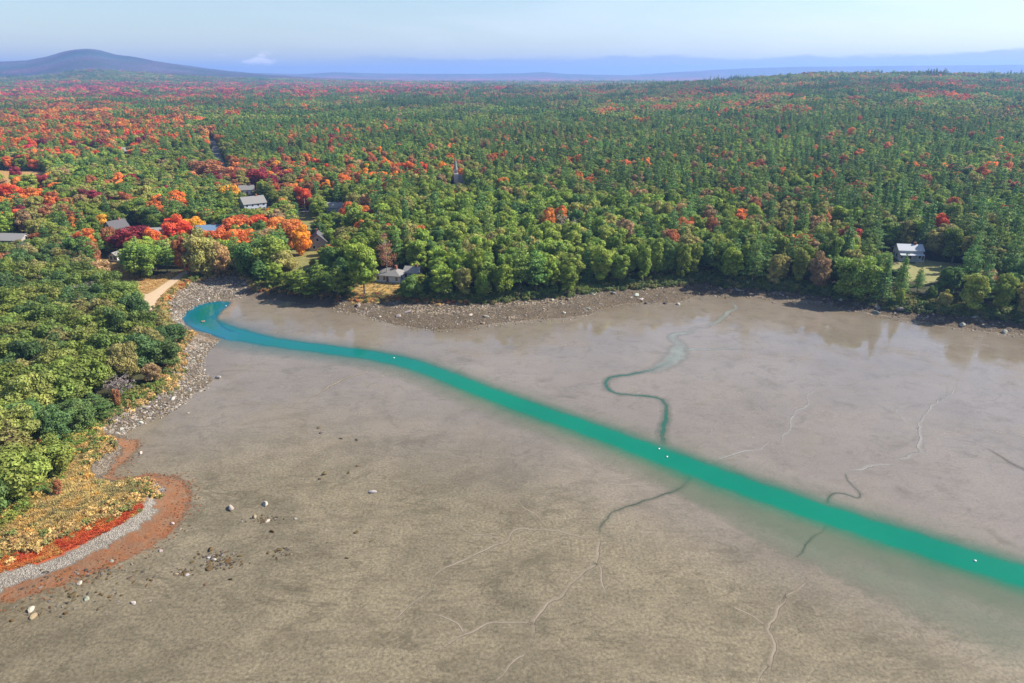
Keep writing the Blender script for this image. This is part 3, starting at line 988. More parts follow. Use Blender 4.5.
# whole-tree meshes for the forest mass (crown and trunk in one), not in the scene themselves
def joined(crown, trunk, name):
    nv, nf = len(crown.vertices), len(crown.polygons)
    v = np.empty(nv * 3, np.float32); crown.vertices.foreach_get('co', v)
    lvv = np.empty(nf, np.float32); crown.attributes['lv'].data.foreach_get('value', lvv)
    trv = np.empty(nf, np.float32); crown.attributes['tr'].data.foreach_get('value', trv)
    tv = np.array([p.co[:] for p in trunk.vertices], np.float32)
    tq = [list(p.vertices) for p in trunk.polygons if len(p.vertices) == 4]
    q = np.concatenate([np.arange(nv).reshape(-1, 4), np.array(tq) + nv])
    me = mesh_np(name, np.concatenate([v.reshape(-1, 3), tv]), q, (crown.materials[0], trunk.materials[0]), midx=[0] * nf + [1] * len(tq))
    vattr(me, 'lv', np.concatenate([lvv, np.zeros(len(tq))]), 'FACE')
    vattr(me, 'tr', np.concatenate([trv, np.zeros(len(tq))]), 'FACE')
    return me


class Scatter:
    """one object of kind stuff: points that carry instances of a few shared models"""
    def __init__(s, name, protos):
        s.name = name
        s.coll = bpy.data.collections.new(name + '_models')
        for i, me in enumerate(protos):
            o = bpy.data.objects.new('%s_model_%02d' % (name, i), me)
            s.coll.objects.link(o)
        s.rows = []

    def put(s, x, y, z, rz, sx, sz, pi, tint): s.rows.append((x, y, z, rz, sx, sz, pi, *tint))

    def build(s, label=None):
        A = np.array(s.rows)
        me = bpy.data.meshes.new(s.name)
        me.vertices.add(len(A))
        me.vertices.foreach_set('co', A[:, :3].astype(np.float32).ravel())
        n = len(A)
        vattr(me, 'rot', np.stack([np.zeros(n), np.zeros(n), A[:, 3]], 1), typ='FLOAT_VECTOR')
        vattr(me, 'scl', np.stack([A[:, 4], A[:, 4], A[:, 5]], 1), typ='FLOAT_VECTOR')
        vattr(me, 'proto', A[:, 6], typ='INT')
        vattr(me, 'tint', np.concatenate([A[:, 7:10], np.ones((n, 1))], 1), typ='FLOAT_COLOR')
        o = link(s.name, me)
        ng = bpy.data.node_groups.new(s.name + '_nodes', 'GeometryNodeTree')
        ng.interface.new_socket('Geometry', in_out='INPUT', socket_type='NodeSocketGeometry')
        ng.interface.new_socket('Geometry', in_out='OUTPUT', socket_type='NodeSocketGeometry')
        N = ng.nodes
        gi, go = N.new('NodeGroupInput'), N.new('NodeGroupOutput')
        ip = N.new('GeometryNodeInstanceOnPoints')
        ci = N.new('GeometryNodeCollectionInfo')
        ci.inputs['Collection'].default_value = s.coll
        ci.inputs['Separate Children'].default_value = True
        ci.inputs['Reset Children'].default_value = True
        ip.inputs['Pick Instance'].default_value = True

        def na_(nm, t):
            a = N.new('GeometryNodeInputNamedAttribute')
            a.data_type = t
            a.inputs['Name'].default_value = nm
            return a.outputs['Attribute']
        L = ng.links
        L.new(gi.outputs[0], ip.inputs['Points'])
        L.new(ci.outputs[0], ip.inputs['Instance'])
        L.new(na_('proto', 'INT'), ip.inputs['Instance Index'])
        er = N.new('FunctionNodeEulerToRotation')
        L.new(na_('rot', 'FLOAT_VECTOR'), er.inputs[0])
        L.new(er.outputs[0], ip.inputs['Rotation'])
        L.new(na_('scl', 'FLOAT_VECTOR'), ip.inputs['Scale'])
        L.new(ip.outputs[0], go.inputs[0])
        md = o.modifiers.new('scatter', 'NODES')
        md.node_group = ng
        return tag(o, label=label, kind='stuff')


ORDER = ['round', 'tall', 'pine', 'spruce', 'thin']
fprotos, FIDX = [], {}
for k in ORDER:
    FIDX[k] = []
    for c_, t_, h_, r_ in PROTO[k]:
        FIDX[k].append(len(fprotos))
        fprotos.append(joined(c_, t_, 'tree_model'))
# clumps of trees for farther off
for nm, share in (('clump', 0), ('clump_pine', 1)):
    FIDX[nm] = []
    for i in range(4):
        pf, trv = [], []
        kmat = NEEDLE if share else LEAF
        for j in range(9):
            ox, oy = (j % 3 - 1) * 5.6 + rng.uniform(-2, 2), (j // 3 - 1) * 5.6 + rng.uniform(-2, 2)
            hh = rng.uniform(10, 17)
            if share and rng.random() < .8:
                ps = pine_puffs(rng, hh * 1.08, rng.uniform(2.6, 3.6), .2, 7, .75)
            else:
                ps = broad_puffs(rng, 12, hh * .25, hh, rng.uniform(3.0, 4.2), .65)
            tt = rng.uniform(0, 1)
            for p_ in ps:
                pf.append((p_[0] + ox, p_[1] + oy, *p_[2:]))
                trv.append(tt)
        V, a, b = leaves(rng, pf, 16 if share else 34, .8, .35, .6, trv)
        a = np.clip(a * .7 + (b - .5) * .5 + .15, 0, 1)
        FIDX[nm].append(len(fprotos))
        fprotos.append(leaf_mesh('clump_model', V, a, b, kmat))
FOREST = Scatter('forest', fprotos)

# ------------------------------------------------------------------ colours of foliage
PAL = {
    'green': [(.125, .17, .026), (.14, .18, .03), (.105, .155, .028), (.155, .185, .036)],
    'deep': [(.066, .118, .028), (.058, .108, .028), (.08, .13, .03)],
    'bright': [(.145, .20, .03), (.135, .19, .032)],
    'olive': [(.175, .17, .046), (.165, .165, .048), (.19, .178, .056)],
    'pine': [(.074, .136, .034), (.088, .148, .036), (.062, .12, .034), (.118, .165, .036)],
    'yellow': [(.46, .26, .03), (.50, .24, .025)],
    'orange': [(.46, .165, .035), (.42, .145, .038), (.48, .20, .05)],
    'red': [(.43, .11, .032), (.41, .125, .04), (.43, .08, .03)],
    'pink': [(.46, .05, .07), (.44, .06, .06)],
    'maroon': [(.17, .026, .034), (.13, .030, .030)],
    'rust': [(.30, .115, .045), (.27, .125, .06), (.33, .14, .06)],
    'tan': [(.28, .19, .085), (.25, .175, .09)],
    'brown': [(.25, .12, .075), (.23, .13, .09)],
    'grey': [(.15, .135, .10), (.17, .15, .12)],
}
WORD = {'green': 'green', 'deep': 'deep green', 'bright': 'bright green', 'olive': 'olive green', 'pine': 'dark green', 'yellow': 'golden yellow', 'orange': 'orange', 'red': 'red',
        'pink': 'crimson', 'maroon': 'maroon', 'rust': 'rusty brown', 'tan': 'tan', 'brown': 'pinkish brown', 'grey': 'grey half bare'}


CALM = .82


def pick_tint(name, rng):
    p = PAL[name]
    c = np.array(p[rng.integers(len(p))])
    return tuple(c * rng.uniform(.85, 1.15) * (CALM if name in ('yellow', 'orange', 'red', 'pink', 'rust', 'tan', 'brown') else 1.0))


# (centre and radii in pixels, {colour: weight}, share of conifers): how the woods are mixed
MIX0 = {'green': 40, 'bright': 14, 'deep': 15, 'olive': 16, 'tan': 5, 'rust': 5, 'orange': 4, 'red': 1}
MIXES = [
    ((10, 130, 190, 22), {'red': 28, 'rust': 26, 'orange': 22, 'maroon': 4, 'olive': 14, 'deep': 9}, .05),
    ((110, 125, 90, 12), {'red': 40, 'orange': 32, 'rust': 18, 'deep': 10}, .0),
    ((100, 105, 200, 8), {'red': 20, 'maroon': 25, 'rust': 15, 'deep': 40}, .3),
    ((60, 152, 60, 10), {'red': 18, 'rust': 18, 'orange': 16, 'olive': 20, 'green': 20, 'maroon': 8}, .15),
    ((320, 128, 160, 26), {'green': 40, 'deep': 32, 'olive': 18, 'rust': 8}, .35),
    ((340, 138, 50, 10), {'orange': 20, 'rust': 22, 'maroon': 8, 'red': 8, 'olive': 20, 'green': 20}, .1),
    ((330, 178, 120, 16), {'orange': 16, 'rust': 18, 'red': 6, 'olive': 24, 'green': 30, 'yellow': 4}, .1),
    ((260, 178, 40, 12), {'maroon': 30, 'rust': 35, 'red': 12, 'olive': 20}, .05),
    ((60, 200, 90, 18), {'rust': 20, 'olive': 28, 'green': 24, 'orange': 10, 'maroon': 8, 'tan': 8}, .1),
    ((30, 205, 40, 22), {'red': 20, 'orange': 22, 'maroon': 14, 'olive': 22, 'rust': 16}, .0),
    ((120, 185, 100, 14), {'green': 55, 'olive': 30, 'deep': 10}, .1),
    ((540, 150, 180, 40), {'green': 42, 'deep': 18, 'olive': 16, 'bright': 8, 'rust': 7, 'tan': 8, 'orange': 5}, .35),
    ((560, 260, 170, 40), {'green': 45, 'bright': 35, 'olive': 15, 'deep': 8}, .05),
    ((460, 215, 120, 30), {'green': 50, 'bright': 25, 'deep': 14, 'olive': 8, 'orange': 2}, .08),
    ((760, 240, 110, 40), {'green': 36, 'bright': 18, 'olive': 16, 'rust': 9, 'orange': 6, 'tan': 11}, .25),
    ((870, 160, 180, 60), {'green': 32, 'bright': 12, 'deep': 22, 'olive': 16, 'rust': 8, 'tan': 10, 'orange': 4}, .44),
    ((150, 92, 300, 8), {'maroon': 26, 'pink': 34, 'red': 10, 'rust': 6, 'deep': 24}, .05),
    ((620, 130, 200, 30), {'green': 44, 'bright': 18, 'olive': 18, 'deep': 10, 'rust': 6, 'tan': 6}, .3),
    ((930, 215, 100, 12), {'tan': 30, 'rust': 18, 'olive': 25, 'orange': 8, 'deep': 20}, .35),
    ((950, 250, 100, 40), {'deep': 45, 'green': 30, 'olive': 15, 'tan': 6}, .5),
    ((780, 97, 250, 10), {'rust': 24, 'red': 10, 'olive': 22, 'deep': 34, 'tan': 8}, .3),
    ((700, 112, 120, 4), {'red': 30, 'rust': 40, 'tan': 10, 'olive': 20}, .05),
    ((960, 92, 80, 8), {'red': 30, 'rust': 30, 'deep': 30}, .2),
    ((430, 100, 120, 8), {'deep': 50, 'olive': 18, 'rust': 14, 'maroon': 8}, .3),
]


def mix_at(px, py):
    wts, con, tot = dict(MIX0), .2, 1.0
    wts = {k: v / 98 * .35 for k, v in wts.items()}
    con *= .35
    tot = .35
    for (cx, cy, rx, ry), mx_, cf in MIXES:
        d = ((px - cx) / rx) ** 2 + ((py - cy) / ry) ** 2
        if d < 2.2:
            k = math.exp(-d * d * .8) * 1.6
            s = sum(mx_.values())
            for c_, v in mx_.items(): wts[c_] = wts.get(c_, 0) + k * v / s
            con += k * cf
            tot += k
    return wts, con / tot


ORDERC = ['deep', 'pine', 'green', 'bright', 'olive', 'tan', 'yellow', 'orange', 'red', 'pink', 'maroon', 'rust', 'brown', 'grey']


def choose(wts, rng, u=None):
    """a colour by weight; u carries drifts of one colour through the wood"""
    ks = [k for k in ORDERC if k in wts]
    p = np.cumsum([wts[k] for k in ks])
    u = rng.random() if u is None else (u * 2.2 + .30 * rng.random()) % 1.0
    return ks[min(int(np.searchsorted(p / p[-1], u)), len(ks) - 1)]


# ------------------------------------------------------------------ trees that the photo lets one tell apart
# (crown centre px, py, half width px, half height px, colour, model, label or None)
HAND = [
    (131, 239, 17, 12, 'maroon', 'round', 'maroon tree standing directly behind the round green tree at the back of the tan field'),
    (140, 258, 17, 16, 'green', 'round', 'big round green tree casting a long shadow at the back edge of the tan field'),
    (152, 240, 8, 12, 'red', 'round', 'red tree touching the right side of the maroon tree behind the tan field'),
    (90, 255, 9, 13, 'rust', 'round', 'upright rust orange tree at the left corner of the tan field'),
    (175, 229, 13, 12, 'red', 'round', 'bright red tree left of the golden one behind the beach head'),
    (193, 226, 9, 8, 'yellow', 'round', 'golden yellow tree between two red ones behind the beach head'),
    (216, 243, 12, 13, 'red', 'round', 'red tree overhanging the stony beach at the head of the pool'),
    (182, 250, 8, 16, 'rust', 'tall', 'reddish brown tree at the upper end of the dirt path'),
    (200, 252, 15, 19, 'olive', 'round', 'broad olive and tan tree right behind the stony beach head'),
    (218, 258, 10, 14, 'tan', 'round', 'tan leafed tree at the right end of the stony beach head'),
    (236, 228, 14, 12, 'red', 'round', 'red orange tree at the left end of the orange clump by the cove'),
    (258, 226, 13, 10, 'red', 'round', 'low red tree in the middle of the orange clump by the cove'),
    (276, 230, 12, 12, 'orange', 'round', 'bright orange tree in the middle of the orange clump by the cove'),
    (292, 232, 13, 14, 'orange', 'round', 'biggest orange tree, right end of the orange clump by the cove'),
    (301, 240, 9, 12, 'yellow', 'round', 'golden edged tree closing the orange clump beside the green lawn'),
    (240, 243, 14, 13, 'orange', 'round', 'orange and brown tree above the dark shadow at the cove'),
    (262, 240, 12, 10, 'tan', 'round', 'tan orange tree in front of the orange clump by the cove'),
    (250, 257, 14, 16, 'deep', 'round', 'dark green tree in the deepest shadow beside the stony cove'),
    (268, 254, 18, 16, 'green', 'round', 'broad green tree standing below the orange clump by the cove'),
    (284, 262, 12, 11, 'olive', 'round', 'olive green tree on the lawn edge right of the cove'),
    (302, 279, 14, 11, 'green', 'pine', 'spreading green pine leaning over the shore left of the yellow bank'),
    (318, 274, 13, 12, 'green', 'pine', 'second spreading shore pine from the cove, lighter green'),
    (336, 277, 12, 13, 'green', 'pine', 'third spreading shore pine from the cove, tallest of the trio'),
    (352, 215, 12, 11, 'red', 'round', 'red orange tree beside the small blue walled house'),
    (363, 214, 8, 9, 'orange', 'round', 'orange tree touching the right side of the red one near the blue walled house'),
    (371, 217, 6, 9, 'maroon', 'tall', 'dark red upright tree right of the orange pair above the village lawn'),
    (376, 228, 6, 10, 'orange', 'tall', 'narrow orange tree below the dark red one in the village'),
    (386, 254, 8, 17, 'brown', 'thin', 'tall pinkish brown thin tree behind the grey hip roofed house'),
    (376, 246, 5, 5, 'orange', 'round', 'small orange tree left of the pinkish brown thin tree'),
    (332, 237, 8, 8, 'bright', 'round', 'bright green round tree right of the shingled cottage'),
    (328, 226, 12, 8, 'green', 'round', 'wide green tree behind the shingled cottage'),
    (346, 272, 12, 12, 'deep', 'round', 'dark green tree shading the bank left of the hip roofed house'),
    (362, 262, 14, 20, 'green', 'tall', 'tall green tree with pale stem left of the pinkish brown tree'),
    (350, 238, 13, 12, 'olive', 'round', 'pale olive tree right of the shingled cottage'),
    (229, 194, 9, 9, 'yellow', 'round', 'golden orange tree left of the grey roofed blue house'),
    (205, 170, 14, 9, 'rust', 'round', 'wide rusty tree at the near end of the straight road, left side'),
    (192, 178, 8, 6, 'rust', 'round', 'small rusty tree below the wide rusty one by the straight road'),
    (236, 176, 11, 8, 'rust', 'round', 'rusty tree on the right side where the straight road ends'),
    (258, 178, 12, 10, 'maroon', 'round', 'wine red tree behind the grey roofed blue house'),
    (272, 184, 9, 9, 'maroon', 'round', 'dull maroon tree right of the wine red one in the village'),
    (287, 167, 6, 5, 'pink', 'round', 'small crimson tree alone among green crowns behind the village'),
    (303, 197, 8, 10, 'red', 'round', 'dark red tree beside the road bend in the village'),
    (294, 190, 6, 6, 'orange', 'round', 'orange tree up against the dark red one at the road bend'),
    (328, 181, 7, 5, 'orange', 'round', 'orange tree left of a pair of orange trees beyond the village'),
    (345, 183, 6, 9, 'orange', 'tall', 'tall orange tree beyond the village, just right of the round orange one'),
    (365, 176, 8, 5, 'orange', 'round', 'low orange tree in the row beyond the village'),
    (378, 174, 8, 7, 'rust', 'round', 'rusty red tree at the right end of the row beyond the village'),
    (400, 162, 6, 5, 'orange', 'round', 'bright orange crown in the middle distance left of the steeple'),
    (422, 153, 5, 5, 'yellow', 'round', 'yellow orange crown farther off, left above the steeple'),
    (437, 200, 5, 8, 'orange', 'tall', 'narrow orange tree in the green wood in front of the steeple'),
    (416, 204, 6, 4, 'red', 'round', 'small red crown left of the narrow orange tree'),
    (450, 189, 4, 3, 'orange', 'round', 'tiny orange crown just below the steeple'),
    (445, 173, 5, 9, 'orange', 'tall', 'narrow orange brown tree touching the steeple'),
    (484, 167, 6, 4, 'pink', 'round', 'small crimson crown right of the steeple'),
    (510, 175, 5, 4, 'orange', 'round', 'small orange crown two tree widths right of the crimson one'),
    (555, 188, 7, 5, 'orange', 'round', 'orange crown in the middle of the green forest'),
    (562, 182, 5, 4, 'yellow', 'round', 'yellow crown up against the orange one mid forest'),
    (577, 208, 5, 4, 'orange', 'round', 'lone orange crown above the straight green shore wood'),
    (500, 224, 5, 4, 'orange', 'round', 'lone orange crown deep in the bright green wood'),
    (663, 172, 6, 5, 'pink', 'round', 'pinkish red crown halfway up the green hillside'),
    (657, 214, 6, 5, 'red', 'round', 'dull red crown above the shore wood'),
    (624, 194, 6, 5, 'rust', 'round', 'rusty crown between the orange and dull red ones mid slope'),
    (660, 255, 6, 8, 'brown', 'round', 'reddish brown tree standing just behind the front shore trees'),
    (492, 247, 6, 12, 'brown', 'thin', 'thin brown tree rising from the shore wood'),
    (567, 228, 12, 11, 'grey', 'thin', 'grey half bare tree in a gap of the green wood above the beach'),
    (711, 243, 6, 9, 'orange', 'round', 'orange tree near the bend of the beach'),
    (728, 240, 6, 7, 'rust', 'round', 'rusty tree right of the orange one near the bend of the beach'),
    (737, 178, 4, 8, 'red', 'tall', 'slim red tree on the hillside above the beach bend'),
    (731, 193, 4, 4, 'red', 'round', 'small bright red crown under the slim red tree'),
    (739, 199, 3, 5, 'red', 'round', 'narrow red crown lowest of three above the beach bend'),
    (738, 231, 4, 6, 'red', 'round', 'small dark red tree behind the rusty one by the beach bend'),
    (796, 226, 6, 6, 'red', 'round', 'orange red tree mid slope behind the shore'),
    (803, 213, 5, 5, 'yellow', 'round', 'yellow tree behind the orange red one mid slope'),
    (833, 232, 7, 7, 'rust', 'round', 'rusty pink tree left of the vivid red one'),
    (861, 230, 9, 7, 'orange', 'round', 'orange topped tree behind the vivid red one left of the white house'),
    (860, 240, 10, 9, 'pink', 'round', 'vivid crimson tree left of the white shore house'),
    (872, 245, 6, 6, 'orange', 'round', 'pale orange tree between the crimson tree and the white house'),
    (821, 270, 10, 15, 'tan', 'round', 'tan brown tree at the water edge on the shaded shore'),
    (857, 276, 18, 18, 'bright', 'round', 'large bright green tree in front of the crimson one'),
    (946, 279, 6, 5, 'pink', 'round', 'small pinkish red tree on the lawn of the white house'),
    (985, 282, 12, 12, 'tan', 'round', 'pale tan round tree on the shaded shore near the frame edge'),
    (1015, 243, 8, 8, 'pink', 'round', 'crimson tree at the far end of the shaded shore'),
    (1019, 229, 7, 6, 'orange', 'round', 'orange tree just above the crimson one at the shore end'),
    (932, 172, 4, 7, 'brown', 'tall', 'lone brown tree up on the dark conifer slope'),
    (860, 164, 5, 4, 'tan', 'round', 'lone sandy crown on the dark conifer slope'),
    (823, 163, 6, 5, 'pink', 'round', 'faded pink crown on the dark conifer slope'),
    (10, 193, 11, 9, 'red', 'round', 'coral red tree below the far tan hayfield'),
    (4, 205, 7, 7, 'orange', 'round', 'vivid orange tree at the frame edge below the coral one'),
    (21, 219, 9, 7, 'yellow', 'round', 'golden orange tree above the pale roofed barn'),
    (40, 206, 11, 7, 'maroon', 'round', 'dark maroon tree behind the barn'),
    (74, 214, 6, 8, 'orange', 'round', 'orange tree between the barn and the white gabled house'),
    (79, 225, 9, 6, 'rust', 'round', 'rusty tree in front of the orange one left of the white gabled house'),
    (48, 237, 13, 5, 'rust', 'round', 'low wide rusty tree right of the pale roofed barn'),
    (2, 263, 10, 12, 'rust', 'round', 'rust orange tree at the back of the wooded headland'),
    (37, 180, 6, 4.5, 'maroon', 'round', 'lone dark maroon tree standing in the far tan hayfield'),
    (134, 203, 8, 6, 'orange', 'round', 'orange tree behind the white gabled house'),
    (141, 196, 6, 5, 'red', 'round', 'red tree behind the orange one past the white gabled house'),
    (156, 211, 6, 6, 'red', 'round', 'orange red tree behind the long pale roof'),
    (166, 217, 7, 7, 'rust', 'round', 'faded rusty tree right behind the long pale roof'),
    (103, 222, 9, 7, 'yellow', 'round', 'yellow orange tree touching the white gabled house'),
    (108, 237, 7, 10, 'rust', 'round', 'rusty tree below the white gabled house'),
    (18, 302, 5, 4, 'red', 'round', 'small red tree in the wooded headland'),
    (113, 318, 6, 4.5, 'red', 'round', 'small red crown among green ones near the dirt path'),
    (116, 396, 3.5, 9, 'rust', 'tall', 'slender rust orange tree on the headland edge above the beach'),
    (151, 372, 8, 9, 'tan', 'round', 'golden tan bush like tree by the headland beach'),
    (42, 448, 3.5, 4, 'red', 'round', 'tiny orange red crown in the headland front wood'),
    (4, 480, 6, 7, 'rust', 'round', 'dull red tree at the frame edge of the headland'),
    (57, 485, 4, 6, 'rust', 'tall', 'small rusty tree at the yellow grass edge of the headland'),
    (86, 348, 5, 5, 'brown', 'thin', 'brown half bare tree in the dark gap of the headland'),
]
EXTRA = [(118, 118, 'red'), (140, 122, 'red'), (95, 122, 'orange'), (70, 125, 'red'), (50, 130, 'red'), (20, 138, 'red'), (35, 150, 'pink'), (70, 158, 'red'), (82, 155, 'orange'), (60, 160, 'maroon'), (12, 142, 'red')]

trees = []          # dicts
occ = {}


def cell(x, y): return (int(x // 8), int(y // 8))


def free(x, y, r):
    i, j = cell(x, y)
    for a in (-1, 0, 1):
        for b in (-1, 0, 1):
            for (u, v, s) in occ.get((i + a, j + b), ()):
                if (u - x) ** 2 + (v - y) ** 2 < (.5 * (s + r)) ** 2: return False
    return True


def claim(x, y, r): occ.setdefault(cell(x, y), []).append((x, y, r))


# ------------------------------------------------------------------ houses first, so that trees keep clear of them
HOUSES = []


def mark(px, py, dz=1.5, r=12):
    p = at(px, py, dz)
    HOUSES.append((p[0], p[1], r))
    return p


H_POS = {k: mark(*v) for k, v in {
    'white_gable': (117, 229, 3, 9), 'long_roof': (160, 233, 3, 12), 'shed_field': (118, 257, 1.5, 6), 'pale_roof': (210, 231, 3, 12), 'blue_grey': (253, 206, 3, 13),
    'white_small': (247, 190, 3, 9), 'cottage': (318, 242, 3, 10), 'blue_small': (335, 209, 3, 9), 'hip': (391, 273, 3, 12), 'block': (413, 271, 3, 9),
    'shore_white': (908, 252, 3, 13), 'barn': (12, 239, 3, 12), 'steeple': (456, 182, 4, 6), 'far_house': (126, 153, 3, 10), 'white_shed': (341, 232, 1.5, 5)}.items()}

for px, py, hw, hh, colr, mod, lab in HAND:
    # size first from a guess of the distance, then the place where a crown of that size is seen
    p = at(px, py + hh, 2.0)
    for _ in range(3):
        dep = project(*p)[2]
        hgt = max(4.0, 2 * hh * dep / F / .94 * (1.1 if mod in ('round',) else 1.3))
        crown_mid = hgt * (.54 if mod == 'round' else .60)
        p = at(px, py, crown_mid)
    dep = project(*p)[2]
    rad_ = hw * dep / F * 1.08
    trees.append(dict(x=p[0], y=p[1], z=p[2], h=hgt, r=rad_, col=colr, mod=mod, lab=lab, dep=dep))
    claim(p[0], p[1], max(4.0, rad_ * 1.35))

rng = np.random.default_rng(11)


def sight_free(P, hs):
    """False where a tree would stand right in front of a house, which the photo shows open"""
    ok = np.ones(len(P), bool)
    cap = np.full(len(P), 99.0)
    for hx, hy, r in HOUSES:
        ok &= (P[:, 0] - hx) ** 2 + (P[:, 1] - hy) ** 2 > (r * .8) ** 2
        L = math.hypot(hx, hy)
        t = L - (P[:, 0] * hx + P[:, 1] * hy) / L
        off = np.abs(P[:, 0] * hy - P[:, 1] * hx) / L
        cap = np.minimum(cap, np.where((t > -2) & (t < L * .3) & (off < (r * .7 + 2.5 if L < 520 else r * .3)), np.maximum(t, 0) * 76.0 / L + 2.2, 99.0))
    return ok, cap


CLEARINGS = list(Z_CLEAR)
Z_PATH = zone([(180, 270), (192, 274), (168, 292), (158, 304), (156, 322), (138, 326), (140, 306), (130, 296), (130, 290), (150, 292)], 2.5)


def dist_poly(px, py, line): return float(seg_dist(np.array([[px, py]]), line)[0])


# headland wood and forest near the water: candidates on a jittered grid, nearest first
cand = []
step = 4.1
for i in range(-140, 150):
    for j in range(18, 232):
        x = (i + .5 + rng.uniform(-.42, .42)) * step
        y = (j + .5 + rng.uniform(-.42, .42)) * step
        if abs(math.atan2(x, y)) > R(58 if math.hypot(x, y) < 230 else 46): continue
        cand.append((x, y))
cand = np.array(cand)
cz_, cM, cV = terrain(cand[:, 0], cand[:, 1], True)
ok = cV > 1.5
for Zp in CLEARINGS + [Z_PATH, Z_GOLD, Z_RED, Z_GRAVEL, Z_SCRUB, Z_SPITTOP]:
    ok &= ~inside(cand, Zp)
ok &= seg_dist(cand, ROAD) > 6.5
ok &= seg_dist(cand, ROAD2) > 6
ok &= seg_dist(cand, PATHL) > 5
cand, cz_, cV = cand[ok], cz_[ok], cV[ok]
o_ = np.argsort(np.hypot(cand[:, 0], cand[:, 1]))
HEAD = flats([(-400, 760), (0, 556), (150, 500), (120, 430), (185, 380), (185, 340), (160, 320), (140, 300), (100, 285), (60, 262), (0, 252), (-300, 252)], 2)
headin = inside(cand, HEAD)
drift = vnoise(cand[:, 0], cand[:, 1], 24, 111)
stand = .66 + .72 * fbm(cand[:, 0], cand[:, 1], 70, 121)
sfree, hcap = sight_free(cand, np.where(headin, 9.0, 13.0))
cL = np.hypot(cand[:, 0], cand[:, 1])
hides = np.zeros(len(cand), bool)
for Zp in (Z_FIELD, Z_PATH, Z_LAWN, Z_LAWN2, Z_FARFIELD, Z_LAWN3):
    for fr_ in (.12, .35, .6, .9) + ((1.2, 1.5) if Zp is Z_FARFIELD else ()):
        hides |= inside(cand * (1 + fr_ * 12.0 / 76.0), Zp)
hides &= ~(headin & ~inside(cand * 1.04, Z_FIELD) & ~inside(cand * 1.09, Z_FIELD) & ~inside(cand * 1.03, Z_PATH) & ~inside(cand * 1.07, Z_PATH))
droad = seg_dist(cand, ROAD)
for k in o_:
    x, y = cand[k]
    px, py, dep = project(x, y, cz_[k] + 6)
    if headin[k]:
        h = rng.uniform(8, 12.5) * (.72 if cV[k] < 7 else 1.0)
        sp = 5.5
        mod = 'round' if rng.random() < .94 else 'pine'
        if rng.random() < .008: mod = 'thin'
        colr = choose({'green': 58, 'olive': 12, 'deep': 26, 'bright': 3}, rng, drift[k])
        if mod == 'thin': colr = 'grey'
        if hides[k]: h *= .45
        r_ = rng.uniform(3.6, 5.9) * (.8 if cV[k] < 7 else 1)
    else:
        wts, con = mix_at(px, py)
        conifer = rng.random() < con
        front = cV[k] < 26
        if conifer:
            mod = 'pine' if rng.random() < .72 else 'spruce'
            colr = 'pine' if rng.random() < .8 else 'deep'
            h = rng.uniform(15, 23)
            r_ = h * rng.uniform(.19, .25)
            sp = 5.6
        else:
            mod = 'tall' if (rng.random() < .7) else 'round'
            colr = choose(wts, rng, drift[k])
            if colr == 'grey': mod = 'thin'
            h = rng.uniform(12.5, 18.5) if mod == 'tall' else rng.uniform(10.5, 15)
            r_ = rng.uniform(3.1, 4.7) if mod == 'tall' else rng.uniform(4.0, 5.8)
            sp = 6.0
        if px < 330 and py > 150: h *= .82
        if cV[k] < 14 and px > 420 and not conifer:
            mod = 'tall' if rng.random() < .85 else mod
            h = rng.uniform(11.5, 17.5)
            r_ = rng.uniform(2.7, 4.2)
            if colr in ('orange', 'red', 'rust', 'yellow') and rng.random() < .85: colr = 'green' if rng.random() < .7 else 'olive'
        if cV[k] < 30 and not conifer and colr in ('orange', 'red', 'rust', 'tan', 'yellow', 'pink', 'maroon') and rng.random() < .8 and (px > 420 or 252 < px < 350): colr = 'green' if rng.random() < .7 else 'olive'
        if cV[k] < 5 and px < 420: h *= .72
    if not free(x, y, sp): continue
    if not sfree[k]: continue
    if not headin[k]:
        if hides[k] and rng.random() < .85:
            if rng.random() < .6: continue
            h *= .4; r_ *= .55
        if droad[k] < 22 and x < np.interp(y, ROAD[:, 1], ROAD[:, 0]): h *= .75
    if h > hcap[k]:
        if hcap[k] < 3.4: continue
        r_ *= max(.5, hcap[k] / h); h = hcap[k]
    claim(x, y, sp)
    trees.append(dict(x=x, y=y, z=cz_[k], h=h, r=r_, col=colr, mod=mod, lab=None, dep=project(x, y, cz_[k])[2], head=bool(headin[k]), dv=float(cV[k]), lum=float(stand[k])))

for px, py, colr in EXTRA:
    for _ in range(5):
        p = at(px + rng.uniform(-7, 7), py + rng.uniform(-2, 2), 8)
        trees.append(dict(x=p[0], y=p[1], z=p[2], h=rng.uniform(10, 14), r=rng.uniform(4, 5.5), col=colr, mod='round', lab=None, dep=project(*p)[2], dv=300.))

# ------------------------------------------------------------------ which of them are told apart one by one
for t in trees:
    t['px'], t['py'], _ = project(t['x'], t['y'], t['z'] + t['h'] * .6)
    t['size'] = t['h'] * t['r'] * (F / t['dep']) ** 2
    t['inview'] = -8 < t['px'] < W + 8 and t['py'] < H + 10
rank = sorted([t for t in trees if t['inview']], key=lambda t: (t['lab'] is None, -t['size']))
nb = 0
for t in rank:
    con = t['mod'] in ('pine', 'spruce')
    if not con and nb >= 298: continue
    if t['lab'] is None and t['size'] < 240: continue
    t['single'] = True
    nb += not con

ORD = ['first', 'second', 'third', 'fourth', 'fifth', 'sixth', 'seventh', 'eighth', 'ninth', 'tenth', 'eleventh', 'twelfth', 'thirteenth', 'fourteenth', 'fifteenth', 'sixteenth',
       'seventeenth', 'eighteenth', 'nineteenth', 'twentieth']


def region(t):
    px, py = t['px'], t['py']
    if t.get('head'): return 'headland wood'
    if px < 200: return 'wood around the tan field'
    if px < 400: return 'village wood'
    if px < 700: return 'wood above the far beach'
    return 'wood on the shaded shore'


